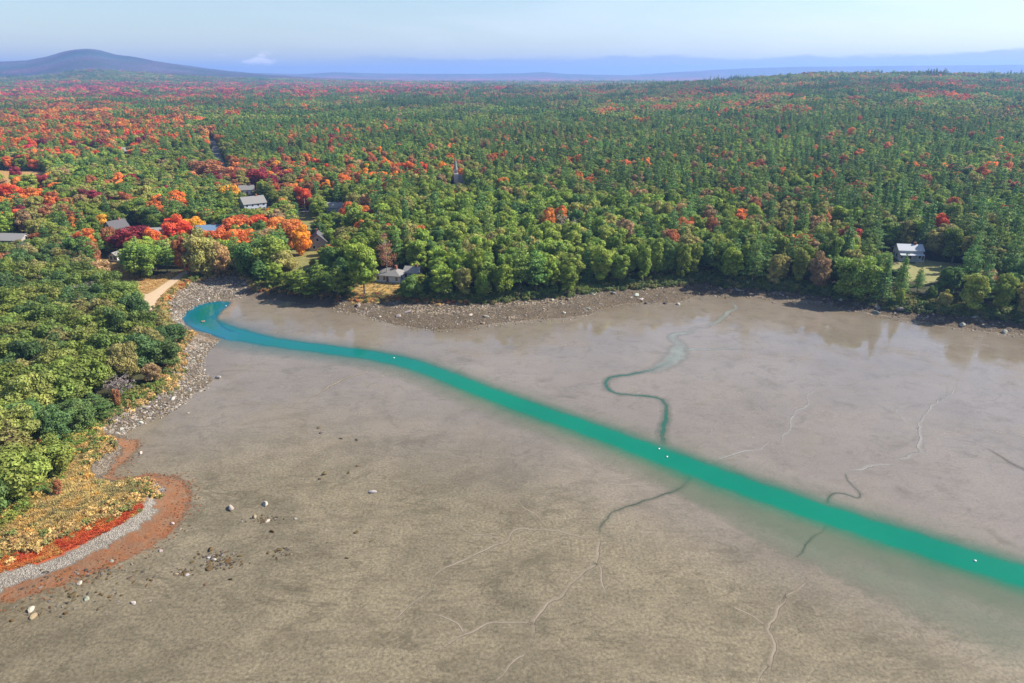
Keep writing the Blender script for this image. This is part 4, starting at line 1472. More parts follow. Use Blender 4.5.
by = {}
for t in trees:
    if t.get('single') and t['lab'] is None: by.setdefault(region(t), []).append(t)
for reg, ts in by.items():
    ts.sort(key=lambda t: -t['py'])
    per = 18
    rows = [ts[i:i + per] for i in range(0, len(ts), per)]
    for ri, row in enumerate(rows):
        row.sort(key=lambda t: t['px'])
        for ti, t in enumerate(row):
            kindw = {'round': 'round tree', 'tall': 'tall tree', 'pine': 'pine', 'spruce': 'spruce', 'thin': 'sparse tree'}[t['mod']]
            cw = WORD[t['col']] if t['mod'] not in ('pine', 'spruce') or t['col'] != 'deep' else 'deep green'
            if t['mod'] == 'thin': cw = 'grey'
            t['lab'] = '%s %s, %s, %s row from water, %s from left' % (cw, kindw, reg, ORD[ri], ORD[ti])

NAMES = {'round': 'broadleaf_tree', 'tall': 'broadleaf_tree', 'thin': 'broadleaf_tree', 'pine': 'pine_tree', 'spruce': 'spruce_tree'}
GRP = {'broadleaf_tree': 'broadleaf trees of the bay shores', 'pine_tree': 'pines of the bay shores', 'spruce_tree': 'spruces of the bay shores'}
n_single = 0
for t in trees:
    ps = PROTO[t['mod']]
    k = rng.integers(len(ps))
    cme, tme, ph, pr_ = ps[k]
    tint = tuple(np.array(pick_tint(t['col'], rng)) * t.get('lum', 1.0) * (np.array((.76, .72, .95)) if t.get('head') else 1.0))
    sx_, sz_ = t['r'] / pr_, t['h'] / ph
    rz_ = rng.uniform(0, 6.28)
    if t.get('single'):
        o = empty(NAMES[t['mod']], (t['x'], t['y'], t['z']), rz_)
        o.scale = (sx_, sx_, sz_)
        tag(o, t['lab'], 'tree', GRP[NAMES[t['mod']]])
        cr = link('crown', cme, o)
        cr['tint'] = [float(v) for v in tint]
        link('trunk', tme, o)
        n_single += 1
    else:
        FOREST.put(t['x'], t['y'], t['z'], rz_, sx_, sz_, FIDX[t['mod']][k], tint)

# ------------------------------------------------------------------ the forest beyond: clumps
def clump_band(r0, r1, step, scale):
    n = 0
    a = R(43)
    xs = np.arange(-r1 * math.sin(a), r1 * math.sin(a), step)
    ys = np.arange(r0 * math.cos(a), r1, step)
    XX, YY = np.meshgrid(xs, ys)
    XX = XX.ravel() + rng.uniform(-.4, .4, XX.size) * step
    YY = YY.ravel() + rng.uniform(-.4, .4, YY.size) * step
    rr_ = np.hypot(XX, YY)
    k = (rr_ > r0) & (rr_ < r1) & (np.abs(np.arctan2(XX, YY)) < a)
    k &= YY > 860 * 0 + 0
    XX, YY = XX[k], YY[k]
    z, dm, dv = terrain(XX, YY, True)
    pxs, pys, deps = project(XX, YY, z + 8 * scale)
    nz = fbm(XX, YY, 70 * scale, 91)
    nz2 = vnoise(XX, YY, 60 * scale, 95)
    nz3 = .62 + .86 * fbm(XX, YY, 160 * scale, 97)
    for x, y, zz, dv_, px, py, n1, n2, n3 in zip(XX, YY, z, dv, pxs, pys, nz, nz2, nz3):
        if dv_ < 20: continue
        wts, con = mix_at(px, py)
        # stands of one kind: the noise takes the place of the dice
        if n1 < .5 + (con - .5) * .55:
            FOREST.put(x, y, zz - .5, rng.uniform(0, 6.28), scale * rng.uniform(.85, 1.15), scale ** .6 * rng.uniform(.85, 1.2), FIDX['clump_pine'][rng.integers(4)], tuple(n3 * np.array(pick_tint('pine' if rng.random() < .7 else 'deep', rng))))
        else:
            c_ = choose(wts, rng, n2)
            FOREST.put(x, y, zz - .5, rng.uniform(0, 6.28), scale * rng.uniform(.85, 1.15), scale ** .6 * rng.uniform(.8, 1.12), FIDX['clump'][rng.integers(4)], tuple(n3 * (np.array(pick_tint(c_, rng)) * .78 + np.array((.11, .13, .03)) * .22)))
        n += 1
    return n


lim = math.hypot(0, 945)
clump_band(930, 2350, 20, 1.32)
clump_band(2350, 5200, 35, 1.9)
FOREST.build('mixed autumn forest of green, orange and red crowns rolling back to the hills')

# ------------------------------------------------------------------ stones
def rock_mesh(rng, name, mat, sub=2):
    import bmesh
    bm = bmesh.new()
    bmesh.ops.create_icosphere(bm, subdivisions=sub, radius=1)
    sc = rng.uniform(.75, 1.25, 3)
    planes = [(Vector(rng.normal(size=3)).normalized(), rng.uniform(.45, .8)) for _ in range(9)]
    for v in bm.verts:
        p = v.co.copy()
        for n, d in planes:
            e = p.dot(n) - d
            if e > 0: p -= n * e * .97
        p *= 1 + rng.uniform(-.03, .03)
        v.co = Vector((p.x * sc[0] * 1.15, p.y * sc[1], p.z * sc[2] * .62))
    me = bpy.data.meshes.new(name)
    bm.to_mesh(me)
    bm.free()
    me.materials.append(mat)
    return me


m, nt, out = new_mat('rock')
g = NT(nt)
tint = g.attr('tint', 'INSTANCER', 'Color')
tc = g.n('ShaderNodeTexCoord').outputs['Object']
nz = g.noise(tc, 1.6, 5, .65)
c = g.mix(1.0, tint, g.mix(nz, [.6] * 3, [1.3] * 3), 'MULTIPLY')
zz = g.n('ShaderNodeSeparateXYZ', i={0: tc}).outputs[2]
weed = g.ramp(g.math('ADD', zz, g.math('MULTIPLY', nz, .5)), [(.0, 1.0), (.3, 0.0)])
c = g.mix(g.math('MULTIPLY', weed, .75), c, (.10, .075, .035))
bp = g.n('ShaderNodeBump', i={'Strength': .5, 'Distance': .2, 'Height': g.noise(tc, 5, 4)})
p = g.n('ShaderNodeBsdfPrincipled', i={'Base Color': c, 'Roughness': .85, 'Specular IOR Level': .2, 'Normal': bp.outputs[0]})
g.link(p.outputs[0], out.inputs[0])
ROCK = m
rng = np.random.default_rng(23)
ROCKS = [rock_mesh(rng, 'boulder', ROCK, 2) for _ in range(8)]
STONES = [rock_mesh(rng, 'stone', ROCK, 1) for _ in range(6)]
RT = {'pale': (.32, .29, .25), 'grey': (.19, .175, .16), 'white': (.42, .39, .345), 'brown': (.13, .095, .055), 'weed': (.105, .072, .03), 'dark': (.07, .065, .06), 'warm': (.27, .215, .15)}


def boulder(x, y, z, s, colr, label, group):
    o = link('boulder', ROCKS[rng.integers(len(ROCKS))])
    o.location = (x, y, z + s * .2)
    o.rotation_euler = (rng.uniform(-.2, .2), rng.uniform(-.2, .2), rng.uniform(0, 6.28))
    o.scale = (s * rng.uniform(.85, 1.2), s * rng.uniform(.8, 1.1), s * rng.uniform(.8, 1.15))
    o['tint'] = [float(v * rng.uniform(.9, 1.1)) for v in RT[colr]]
    return tag(o, label, 'boulder', group)


# (px, py, half width in px, colour, label)
MUDROCKS = [
    (265, 504, 5.2, 'white', 'whitish boulder on open mud, dark left side, right of the pale flat one'),
    (231, 507, 5.8, 'pale', 'flat pale boulder on open mud nearest the orange tipped point'),
    (373, 491, 5.0, 'white', 'lone white boulder with black shadow, farthest out on the open mud'),
    (255, 516, 3.8, 'warm', 'small pale rock with brown weed just below the whitish boulder'),
    (267, 520, 3.8, 'white', 'small white rock at the right of the weedy row below the whitish boulder'),
    (295, 518, 2.6, 'pale', 'small pale stone trailing a dark streak on the mud'),
    (272, 531, 4.0, 'weed', 'low weed covered rock between the pale stones and the rock patch'),
    (356, 531, 3.6, 'weed', 'round weedy rock ringed by a dark puddle'),
    (372, 540, 2.8, 'brown', 'small brown weedy rock right of the ringed one'),
    (347, 557, 3.4, 'brown', 'brown rock at the lower end of the dark curved rill'),
    (324, 473, 5.0, 'brown', 'dark low rock patch far out on the mud, upper one'),
    (320, 478, 3.0, 'brown', 'small dark rock just below the upper dark rock patch'),
    (348, 472, 3.0, 'weed', 'pair partner weedy rock upper side, right of the dark rock patch'),
    (357, 465, 3.0, 'brown', 'dark rock farther off, right of the upper dark patch'),
    (319, 427, 3.0, 'brown', 'dark small rock lying upstream on the grey mud'),
    (321, 432, 3.0, 'dark', 'blackish rock just below the upstream dark rock'),
    (341, 438, 2.6, 'brown', 'brown small rock right of the blackish upstream rock'),
    (356, 439, 2.6, 'dark', 'dark small rock, rightmost of the upstream three'),
    (210, 549, 4.4, 'weed', 'weed brown rock at the top of the rock patch'),
    (209, 557, 3.6, 'white', 'white rock in the middle of the weedy rock patch'),
    (214, 559, 3.2, 'white', 'second white rock touching the first one in the rock patch'),
    (210, 567, 5.4, 'weed', 'largest weed brown rock at the bottom of the rock patch'),
    (228, 560, 4.6, 'weed', 'weed brown rock right of the white pair in the rock patch'),
    (240, 555, 3.8, 'weed', 'low brown rock at the right end of the rock patch'),
    (192, 561, 3.2, 'weed', 'small brown rock at the left edge of the rock patch'),
    (199, 553, 2.8, 'weed', 'small brown rock above the left edge of the rock patch'),
    (176, 573, 3.8, 'warm', 'left rock of the pale trio left of the rock patch'),
    (184, 571, 3.6, 'weed', 'middle weedy rock of the pale trio left of the rock patch'),
    (187, 574, 3.2, 'white', 'right white rock of the pale trio left of the rock patch'),
    (206, 583, 3.4, 'brown', 'brown rock with a long smear of weed below the rock patch'),
    (231, 578, 3.4, 'weed', 'brown rock right of the smeared one below the rock patch'),
    (280, 549, 4.2, 'weed', 'weedy rock with a dark puddle right of the rock patch'),
    (268, 552, 3.0, 'weed', 'small weedy rock touching the puddle rock'),
    (160, 550, 3.2, 'pale', 'small pale stone below the orange tip, upper one'),
    (172, 523, 3.2, 'white', 'white stone on the orange seaweed at the tip of the point'),
    (180, 528, 2.4, 'pale', 'pale stone at the outer edge of the orange tip'),
    (132, 563, 2.4, 'grey', 'grey stone just off the orange seaweed belt'),
    (111, 560, 2.6, 'pale', 'pale stone lying on the orange seaweed belt'),
    (133, 602, 5.0, 'white', 'angular white boulder alone on the near mud with black left shadow'),
    (86, 598, 5.2, 'pale', 'rounded grey white boulder left of the angular white one'),
    (72, 594, 5.4, 'weed', 'brown capped boulder left of the rounded grey white one'),
    (79, 582, 4.2, 'white', 'white stone just off the orange belt above the brown capped boulder'),
    (31, 609, 5.6, 'white', 'upper pale boulder of the stacked pair near the bottom corner'),
    (32, 616, 5.6, 'warm', 'lower brown boulder of the stacked pair near the bottom corner'),
    (66, 612, 4.2, 'weed', 'weed covered rock below the brown capped boulder'),
    (98, 608, 4.0, 'brown', 'brown rock trailing weed left of the angular white boulder'),
    (12, 619, 4.2, 'weed', 'weedy low rock left of the stacked pair'),
    (50, 606, 3.2, 'brown', 'small brown rock right of the stacked pair'),
    (110, 596, 3.6, 'weed', 'weed tuft rock above the brown trailing one'),
    (150, 600, 2.4, 'pale', 'small pale stone right of the angular white boulder'),
    (130, 577, 3.4, 'brown', 'flat brown rock between the belt and the angular white boulder'),
    (147, 584, 3.2, 'brown', 'brown flat rock right of the other flat brown one'),
    (219, 377, 4.2, 'white', 'white boulder with black shadow off the headland beach tip'),
    (140, 422, 3.6, 'white', 'white boulder at the foot of the headland beach'),
    (141, 452, 2.8, 'white', 'white stone in the mud of the small bay behind the point'),
    (188, 412, 2.0, 'white', 'tiny white stone on the mud off the headland beach'),
    (860, 308, 4.4, 'dark', 'large dark boulder left of a pair on the shaded beach'),
    (876, 313, 4.6, 'grey', 'grey boulder below the dark pair on the shaded beach'),
    (876, 307, 4.6, 'grey', 'grey boulder at the upper right of the shaded beach pair'),
    (900, 309, 5.2, 'grey', 'wide grey boulder right of the shaded beach group'),
    (774, 302, 2.6, 'grey', 'grey stone alone on the mud below the beach bend'),
    (665, 303, 4.0, 'dark', 'dark boulder below the white stones of the beach bend'),
    (678, 304, 3.4, 'white', 'white boulder low on the beach left of the bend'),
    (641, 299, 3.6, 'white', 'white boulder between driftwood toned stones on the far beach'),
    (646, 303, 2.8, 'dark', 'dark stone under the white boulder on the far beach'),
    (203, 321, 3.2, 'warm', 'low rock breaking the surface in the middle of the blue green pool'),
]
for px, py, hw, colr, lab in MUDROCKS:
    p = at(px, py, .25)
    dep = project(*p)[2]
    boulder(p[0], p[1], p[2] - .1, hw * dep / F * .78, colr, lab, 'boulders lying on the mud flat')

# beach boulders, told apart by their stretch of beach
SECT = [('headland beach', [(119, 433), (137, 423), (161, 414), (182, 402), (208, 384), (203, 366), (205, 352), (216, 340)], [(95, 430), (107, 421), (130, 407), (154, 396), (170, 386), (176, 370), (180, 352), (188, 336)], 60),
        ('stony beach at the pool head', [(184, 325), (181, 316), (186, 310), (196, 304), (206, 300), (220, 298), (246, 295)], [(168, 322), (162, 313), (162, 303), (170, 294), (190, 283), (222, 275), (248, 281)], 60),
        ('far beach', [(330, 308), (360, 315), (395, 325), (430, 330), (460, 329), (490, 324), (530, 320), (565, 318), (600, 310), (644, 303), (690, 299)], [(340, 300), (370, 301), (395, 302), (430, 304), (470, 305), (500, 304), (540, 299), (570, 298), (600, 292), (650, 288), (700, 283)], 75),
        ('shaded beach', [(700, 296), (753, 296), (823, 303), (873, 314), (934, 325), (1024, 335)], [(706, 284), (760, 292), (800, 293), (860, 302), (930, 313), (1024, 322)], 45)]


def between(lo, hi, u, v):
    a = np.array(lo, float)
    b = np.array(hi, float)
    ua, ub = np.linspace(0, 1, len(a)), np.linspace(0, 1, len(b))
    pa = (np.interp(u, ua, a[:, 0]), np.interp(u, ua, a[:, 1]))
    pb = (np.interp(u, ub, b[:, 0]), np.interp(u, ub, b[:, 1]))
    return pa[0] * (1 - v) + pb[0] * v, pa[1] * (1 - v) + pb[1] * v


RUBBLE = Scatter('beach_rubble', STONES)
for nm, lo, hi, n in SECT:
    pts = []
    for k in range(n):
        px, py = between(lo, hi, rng.random(), rng.random() ** .8)
        pts.append((px, py))
    pts.sort()
    used = {}
    for i, (px, py) in enumerate(pts):
        p = at(px, py)
        colr = ['pale', 'grey', 'white', 'warm', 'brown', 'pale'][rng.integers(6)]
        s = (.32 + .85 * rng.random() ** 3) * (1.1 if 'head' not in nm else .8)
        used.setdefault(colr, 0)
        k = used[colr]
        used[colr] += 1
        cw = {'pale': 'pale', 'grey': 'grey', 'white': 'whitish', 'warm': 'tan', 'brown': 'brown'}[colr]
        lab = '%s boulder on the %s, %s %s from left' % (cw, nm, ORD[k] if k < 20 else 'twenty ' + ORD[k - 20], cw)
        boulder(p[0], p[1], p[2] - .15, s, colr, lab, 'boulders of the ' + nm)
    for k in range(n * (42 if 'far' not in nm and 'shaded' not in nm else 28)):
        px, py = between(lo, hi, rng.random(), rng.random() * 1.12 - .06)
        q_ = flat(px, py, .8)
        RUBBLE.put(q_[0], q_[1], 0, rng.uniform(0, 6.28), (sx_ := .12 + .42 * rng.random() ** 2), sx_, rng.integers(len(STONES)), tuple(np.array(RT[(['pale', 'grey', 'pale', 'white', 'warm', 'brown'] if 'far' not in nm and 'shaded' not in nm else ['pale', 'grey', 'warm', 'warm', 'brown', 'pale'])[rng.integers(6)]]) * rng.uniform(.7, 1.15)))
# stones scattered on the gravel of the point and around the mud rocks
for poly, n in ((Z_GRAVEL, 700), (Z_GRAVEL2, 160), (Z_GRAVEL3, 260)):
    lo_, hi_ = poly.min(0), poly.max(0)
    k = 0
    while k < n:
        q_ = rng.uniform(np.maximum(lo_, (-150, 60)), hi_)
        k += 1
        if inside(q_[None], poly)[0]:
            s_ = rng.uniform(.05, .15)
            RUBBLE.put(q_[0], q_[1], 0, rng.uniform(0, 6.28), s_, s_, rng.integers(6), tuple(np.array(RT[['pale', 'grey', 'white'][rng.integers(3)]]) * rng.uniform(.75, 1.1)))
for cx, cy, sx0, sy0, n in ((218, 560, 22, 9, 150), (182, 572, 10, 4, 40), (80, 596, 50, 14, 60), (262, 519, 16, 4, 40), (90, 575, 60, 8, 80), (30, 612, 20, 6, 26), (280, 552, 14, 5, 30)):
    for k in range(n):
        q_ = flat(cx + rng.normal() * sx0 * .55, cy + rng.normal() * sy0 * .55)
        s_ = rng.uniform(.1, .42)
        RUBBLE.put(q_[0], q_[1], 0, rng.uniform(0, 6.28), s_, s_ * .7, rng.integers(6), tuple(np.array(RT[['weed', 'weed', 'brown', 'dark', 'grey'][rng.integers(5)]]) * rng.uniform(.7, 1.1)))
A = np.array([r_[:2] for r_ in RUBBLE.rows])
zt = terrain(A[:, 0], A[:, 1])
RUBBLE.rows = [(r_[0], r_[1], float(z_) + .02, *r_[3:]) for r_, z_ in zip(RUBBLE.rows, zt)]
RUBBLE.build('grey and tan cobbles covering the shores')

# ------------------------------------------------------------------ shore scrub and marsh grass
rng = np.random.default_rng(31)
bush = []
for i in range(3):
    V, a, b = leaves(rng, broad_puffs(rng, 9, -.2, 1.0, .95, .6), 26, .16, .5)
    bush.append(leaf_mesh('bush', V, a, b, LEAF))
tuft = []
for i in range(3):
    V, q = [], []
    lvv = []
    for k in range(46):
        a = rng.uniform(0, 6.28)
        r0 = rng.uniform(0, .6)
        bx, by_ = math.cos(a) * r0, math.sin(a) * r0
        ln = rng.uniform(.5, 1.0)
        dx, dy = rng.normal(0, .25, 2)
        px_, py_ = -dy, dx
        nn = math.hypot(px_, py_) + 1e-6
        px_, py_ = px_ / nn * .06, py_ / nn * .06
        n0 = len(V)
        V += [(bx - px_, by_ - py_, 0), (bx + px_, by_ + py_, 0), (bx + dx + px_ * .4, by_ + dy + py_ * .4, ln), (bx + dx - px_ * .4, by_ + dy - py_ * .4, ln)]
        q.append((n0, n0 + 1, n0 + 2, n0 + 3))
        lvv.append(rng.uniform(.2, .9))
    tuft.append(leaf_mesh('tuft', np.array(V), np.array(lvv), np.full(len(lvv), .5), LEAF))
SCRUB = Scatter('shore_scrub', bush)
GRASS = Scatter('marsh_grass', tuft)


def fill(poly, n, fn):
    lo_, hi_ = np.maximum(poly.min(0), (-170, 50)), poly.max(0)
    pts = rng.uniform(lo_, hi_, (n, 2))
    pts = pts[inside(pts, poly)]
    pts = pts[seg_dist(pts, PATHL) > 3.2]
    zt = terrain(pts[:, 0], pts[:, 1])
    for (x, y), z in zip(pts, zt): fn(x, y, z)


def put_grass(cols, lo=.35, hi=.8):
    def f(x, y, z):
        v_ = float(vnoise(np.array([x]), np.array([y]), 4.5, 77)[0])
        c_ = np.array(cols[int((v_ * 1.6 + .2 * rng.random()) * len(cols)) % len(cols)]) * rng.uniform(.92, 1.08)
        GRASS.put(x, y, z, rng.uniform(0, 6.28), rng.uniform(.5, 1.1), rng.uniform(lo, hi), rng.integers(3), tuple(c_))
    return f


def put_bush(cols, lo=.6, hi=1.4):
    def f(x, y, z):
        c_ = np.array(cols[rng.integers(len(cols))]) * rng.uniform(.8, 1.2)
        s_ = rng.uniform(lo, hi)
        SCRUB.put(x, y, z, rng.uniform(0, 6.28), s_, s_ * rng.uniform(.7, 1.1), rng.integers(3), tuple(c_))
    return f


GOLD = [(.27, .20, .085), (.31, .22, .08), (.24, .19, .09), (.33, .26, .105), (.18, .155, .07)]
fill(Z_GOLD, 9000, put_grass(GOLD))
fill(Z_RED, 7000, put_grass([(.27, .05, .022), (.30, .08, .025), (.30, .13, .04), (.28, .16, .05)], .2, .4))
def put_weed(x, y, z):
    P1 = np.array([[x, y]])
    if inside(P1, Z_GRAVEL)[0] or inside(P1, Z_GOLD)[0] or inside(P1, Z_RED)[0]: return
    if seg_dist(P1, M_LINE)[0] > 4.0 * rng.random(): return
    c_ = np.array([(.23, .075, .028), (.17, .07, .03), (.12, .075, .04), (.26, .11, .045)][rng.integers(4)]) * rng.uniform(.7, 1.1)
    s_ = rng.uniform(.08, .24)
    SCRUB.put(x, y, z + .02, rng.uniform(0, 6.28), s_, s_ * .35, rng.integers(3), tuple(c_))


fill(Z_ORANGE, 9000, put_weed)
fill(Z_GOLD, 150, put_bush([(.22, .17, .07), (.16, .15, .06), (.36, .22, .06)], .5, 1.1))
fill(Z_FIELD, 4200, put_grass([(.32, .215, .09), (.28, .2, .085), (.35, .25, .11)], .25, .5))
fill(Z_SCRUB, 700, put_bush([(.26, .12, .05), (.36, .10, .035), (.20, .15, .06), (.34, .22, .07), (.14, .12, .05)], .6, 1.3))
fill(Z_LAWN2, 300, put_grass(GOLD, .3, .6))
# fringe along the top of the beaches
Ls = np.concatenate([[0], np.cumsum(np.hypot(*np.diff(V_LINE, axis=0).T))])
def along(n, i0, sx_, off):
    s_ = rng.uniform(Ls[i0], Ls[-2], n)
    x, y = np.interp(s_, Ls, V_LINE[:, 0]), np.interp(s_, Ls, V_LINE[:, 1])
    P_ = np.stack([x + rng.normal(0, sx_, n), y + off(n)], 1)
    z, dm, dv = terrain(P_[:, 0], P_[:, 1], True)
    return P_, z, dm, dv


P_, zf, dm_, dv_ = along(3600, 1, 1.6, lambda n: rng.normal(0, 1.6, n) + 1.2)
for (x, y), z, dm, dv in zip(P_, zf, dm_, dv_):
    if dm < 3.5 or dv < -2.5 or dist_poly(x, y, PATHL) < 3.2: continue
    px, py, _ = project(x, y, z)
    if px < 260:
        cs = [(.30, .22, .09), (.24, .155, .065), (.14, .14, .055), (.36, .26, .11), (.11, .125, .04)]
    elif px < 470:
        cs = [(.12, .085, .045), (.24, .10, .04), (.10, .11, .04), (.30, .19, .06), (.07, .085, .03)]
    else:
        cs = [(.07, .10, .03), (.09, .12, .04), (.14, .13, .05), (.05, .075, .03)]
    put_bush(cs, .45, 1.15 if px < 470 else 1.7)(x, y, z - .1)
# undergrowth in the front of the woods
P_, zf, dm_, dv_ = along(2600, 10, 2, lambda n: np.abs(rng.normal(0, 6, n)) + 2)
inz = np.zeros(len(P_), bool)
for Zp in CLEARINGS: inz |= inside(P_, Zp)
for (x, y), z, dv, iz in zip(P_, zf, dv_, inz):
    px, py, _ = project(x, y, 2)
    if dv < 1 or iz: continue
    put_bush([(.08, .12, .026), (.11, .145, .032), (.13, .125, .04), (.06, .095, .026)], .8, 2.3 if px > 420 else 1.6)(x, y, z - .1)
Z_EDGE = zone([(-60, 520), (0, 470), (40, 425), (80, 418), (104, 420), (88, 440), (70, 452), (62, 480), (40, 502), (0, 534), (-60, 570)], 2.5)
fill(Z_EDGE, 1500, put_bush([(.09, .13, .028), (.13, .155, .035), (.17, .15, .045), (.28, .20, .06), (.07, .11, .028)], .6, 1.5))
fill(Z_EDGE, 5000, put_grass([(.34, .23, .07), (.26, .2, .07), (.2, .17, .06)], .4, .9))
SCRUB.build('low rusty and golden scrub along the shore')
GRASS.build('golden and red marsh grass on the point')

# ------------------------------------------------------------------ buildings
def cl(name, c, **k): return solid(name, c, **k)


WHITE = cl('white_paint', (.70, .69, .67), rough=.6, var=.06)
BLUEW = cl('shade_blue_paint', (.44, .50, .60), rough=.6, var=.08)  # pale walls: the blue of their shaded sides is put into the paint
SHING = cl('weathered_shingle', (.34, .31, .30), rough=.85, var=.22, scale=4)
GROOF = cl('grey_roof', (.20, .20, .20), rough=.8, var=.15)
DROOF = cl('dark_roof', (.09, .09, .10), rough=.8, var=.2)
PROOF = cl('pale_roof', (.27, .265, .26), rough=.6, var=.1)
GLASS = cl('window_glass', (.03, .035, .045), rough=.08, var=.05, spec=.8)
DOORM = cl('door_paint', (.12, .07, .05), rough=.6)
BRICK = cl('chimney_brick', (.28, .12, .085), rough=.9, var=.3, scale=6)
CONC = cl('foundation_stone', (.30, .29, .28), rough=.9)


def house(name, pos, rz, L, D, hw, rise, wall, roof, label, wins=3, chimney=True, porch=False, hip=False):
    """ridge along the local x axis; front is local -y"""
    x, y, z = pos
    root = empty(name, (x, y, z), rz)
    tag(root, label, 'house')
    a, b = L / 2, D / 2
    m = MB(); m.box(-a - .05, a + .05, -b - .05, b + .05, -1.2, .35); m.build('foundation', CONC, root)
    m = MB()
    if hip:
        m.box(-a, a, -b, b, .3, hw)
    else:
        prof_ = [(-b, .3), (b, .3), (b, hw), (0, hw + rise), (-b, hw)]
        m.prism([(-a, p, q) for p, q in prof_], [(a, p, q) for p, q in prof_])
    m.build('wall', wall, root)
    m = MB()
    ov, th = .45, .22
    if hip:
        o2 = .5
        zb = hw + .02
        base_ = [(-a - o2, -b - o2, zb), (a + o2, -b - o2, zb), (a + o2, b + o2, zb), (-a - o2, b + o2, zb)]
        rid = max(.6, a - b)
        V = [*base_, (-rid, 0, hw + rise), (rid, 0, hw + rise)] + [(p[0], p[1], p[2] + .15) for p in base_]
        m.add(V, [(3, 2, 1, 0), (0, 1, 7, 6), (1, 2, 8, 7), (2, 3, 9, 8), (3, 0, 6, 9), (6, 7, 5, 4), (7, 8, 5), (8, 9, 4, 5), (9, 6, 4)])
    else:
        sl = rise / b
        for s in (-1, 1):
            e = (b + ov)
            low_, hi_ = hw - sl * ov + .03, hw + rise + .03
            m.prism([(-a - ov, s * e, low_), (-a - ov, 0, hi_), (-a - ov, 0, hi_ + th), (-a - ov, s * e, low_ + th)][::s], [(a + ov, s * e, low_), (a + ov, 0, hi_), (a + ov, 0, hi_ + th), (a + ov, s * e, low_ + th)][::s])
    rf = m.build('roof', roof, root)
    if chimney:
        m = MB(); m.box(a * .35, a * .35 + .9, -.45, .45, hw + rise * .5, hw + rise + 1.1); m.build('chimney', BRICK, root)

    def window(cx, cz, face):
        f_, p_ = MB(), MB()
        w_, h_ = .55, .75
        for mm, k, o1 in ((f_, 1.22, .05), (p_, 1.0, .075)):
            if face in ('f', 'k'):
                s = -1 if face == 'f' else 1
                y0_, y1_ = sorted((s * b, s * (b + o1)))
                mm.box(cx - w_ * k, cx + w_ * k, y0_, y1_, cz - h_ * k, cz + h_ * k)
            else:
                s = -1 if face == 'l' else 1
                x0_, x1_ = sorted((s * a, s * (a + o1)))
                mm.box(x0_, x1_, cx - w_ * k, cx + w_ * k, cz - h_ * k, cz + h_ * k)
        fo = f_.build('window', WHITE if wall is not WHITE else BLUEW, root)
        p_.build('pane', GLASS, fo)
    floors = [1.75] + ([4.4] if hw > 4.6 else [])
    for fz in floors:
        for k in range(wins):
            cx = -a + (k + .5) * L / wins
            if fz < 2 and k == wins // 2 and wins > 1: continue
            window(cx, fz, 'f')
            window(cx, fz, 'k')
        for k in (-1, 1):
            window(k * b * .45, fz, 'l')
            window(k * b * .45, fz, 'r')
    if not hip and rise > 2.2:
        window(0, hw + rise * .3, 'l')
        window(0, hw + rise * .3, 'r')
    m = MB(); m.box(-.5, .5, -b - .06, -b, .35, 2.45)
    dr = m.build('door', DOORM, root)
    m = MB(); m.box(.32, .42, -b - .12, -b - .06, 1.3, 1.4); m.build('handle', CONC, dr)
    if porch:
        m = MB(); m.box(-a, a, -b - 2.4, -b - .06, -.8, .3)
        pd = m.build('porch', WHITE, root)
        m = MB(); m.prism([(-a, -b - 2.6, 2.7), (-a, -b - .02, 3.3), (-a, -b - .02, 3.42), (-a, -b - 2.6, 2.82)][::-1], [(a, -b - 2.6, 2.7), (a, -b - .02, 3.3), (a, -b - .02, 3.42), (a, -b - 2.6, 2.82)][::-1])
        m.build('porch_roof', roof, pd)
        for k in range(5):
            px_ = -a + .2 + k * (L - .4) / 4
            m = MB(); m.box(px_ - .09, px_ + .09, -b - 2.35, -b - 2.17, .3, 2.78); m.build('post', WHITE, pd)
    return root


def hp(k):
    x, y, z = H_POS[k]
    return (x, y, gz(x, y))


BROOF = cl('blue_roof', (.12, .20, .31), rough=.7, var=.12)
DBLUE = cl('deep_blue_paint', (.12, .22, .38), rough=.6, var=.08)
STONEP = cl('weathered_white', (.60, .58, .58), rough=.8, var=.12)
house('house', hp('white_gable'), R(60), 9, 6.5, 4.2, 3.2, WHITE, DROOF, 'white gabled house with dark roof up behind the maroon tree')
house('house', hp('long_roof'), R(12), 13, 6.5, 3.4, 2.2, BLUEW, PROOF, 'long low pale roofed house half hidden left of the bright red tree', wins=4)
house('house', hp('pale_roof'), R(20), 12, 7, 3.6, 2.4, DBLUE, BROOF, 'deep blue house with a bluish roof behind the red tree at the beach head', wins=4)
house('house', hp('blue_grey'), R(38), 13, 9.5, 5.2, 3.4, BLUEW, GROOF, 'blue gabled two storey house with wide grey roof in the middle of the village', wins=4)
house('house', hp('white_small'), R(15), 9, 6, 3.6, 2.4, WHITE, GROOF, 'small white house farthest back where the straight road meets the village')
house('cottage', hp('cottage'), R(104), 10, 8, 4.0, 3.8, SHING, DROOF, 'weathered shingle cottage with steep dark roof on the open village lawn', wins=3)
house('house', hp('blue_small'), R(10), 9, 7, 4.4, 2.4, BLUEW, PROOF, 'small blue walled house with bright roof edge left of the red orange tree')
house('house', hp('hip'), R(-14), 10.5, 7.5, 2.8, 2.4, BLUEW, GROOF, 'low grey hip roofed house just above the yellow bank on the shore', hip=True, wins=4)
house('house', hp('block'), R(-14), 6, 5.5, 3.0, 1.8, BLUEW, PROOF, 'small blue grey cottage peeping out behind a pine right of the hip roofed house')
house('house', hp('shore_white'), R(-8), 10, 6.5, 4.4, 2.0, WHITE, cl('whitish_roof', (.42, .46, .52), rough=.6, var=.1), 'white house with full front porch standing alone on the shaded shore lawn', porch=True, wins=4)
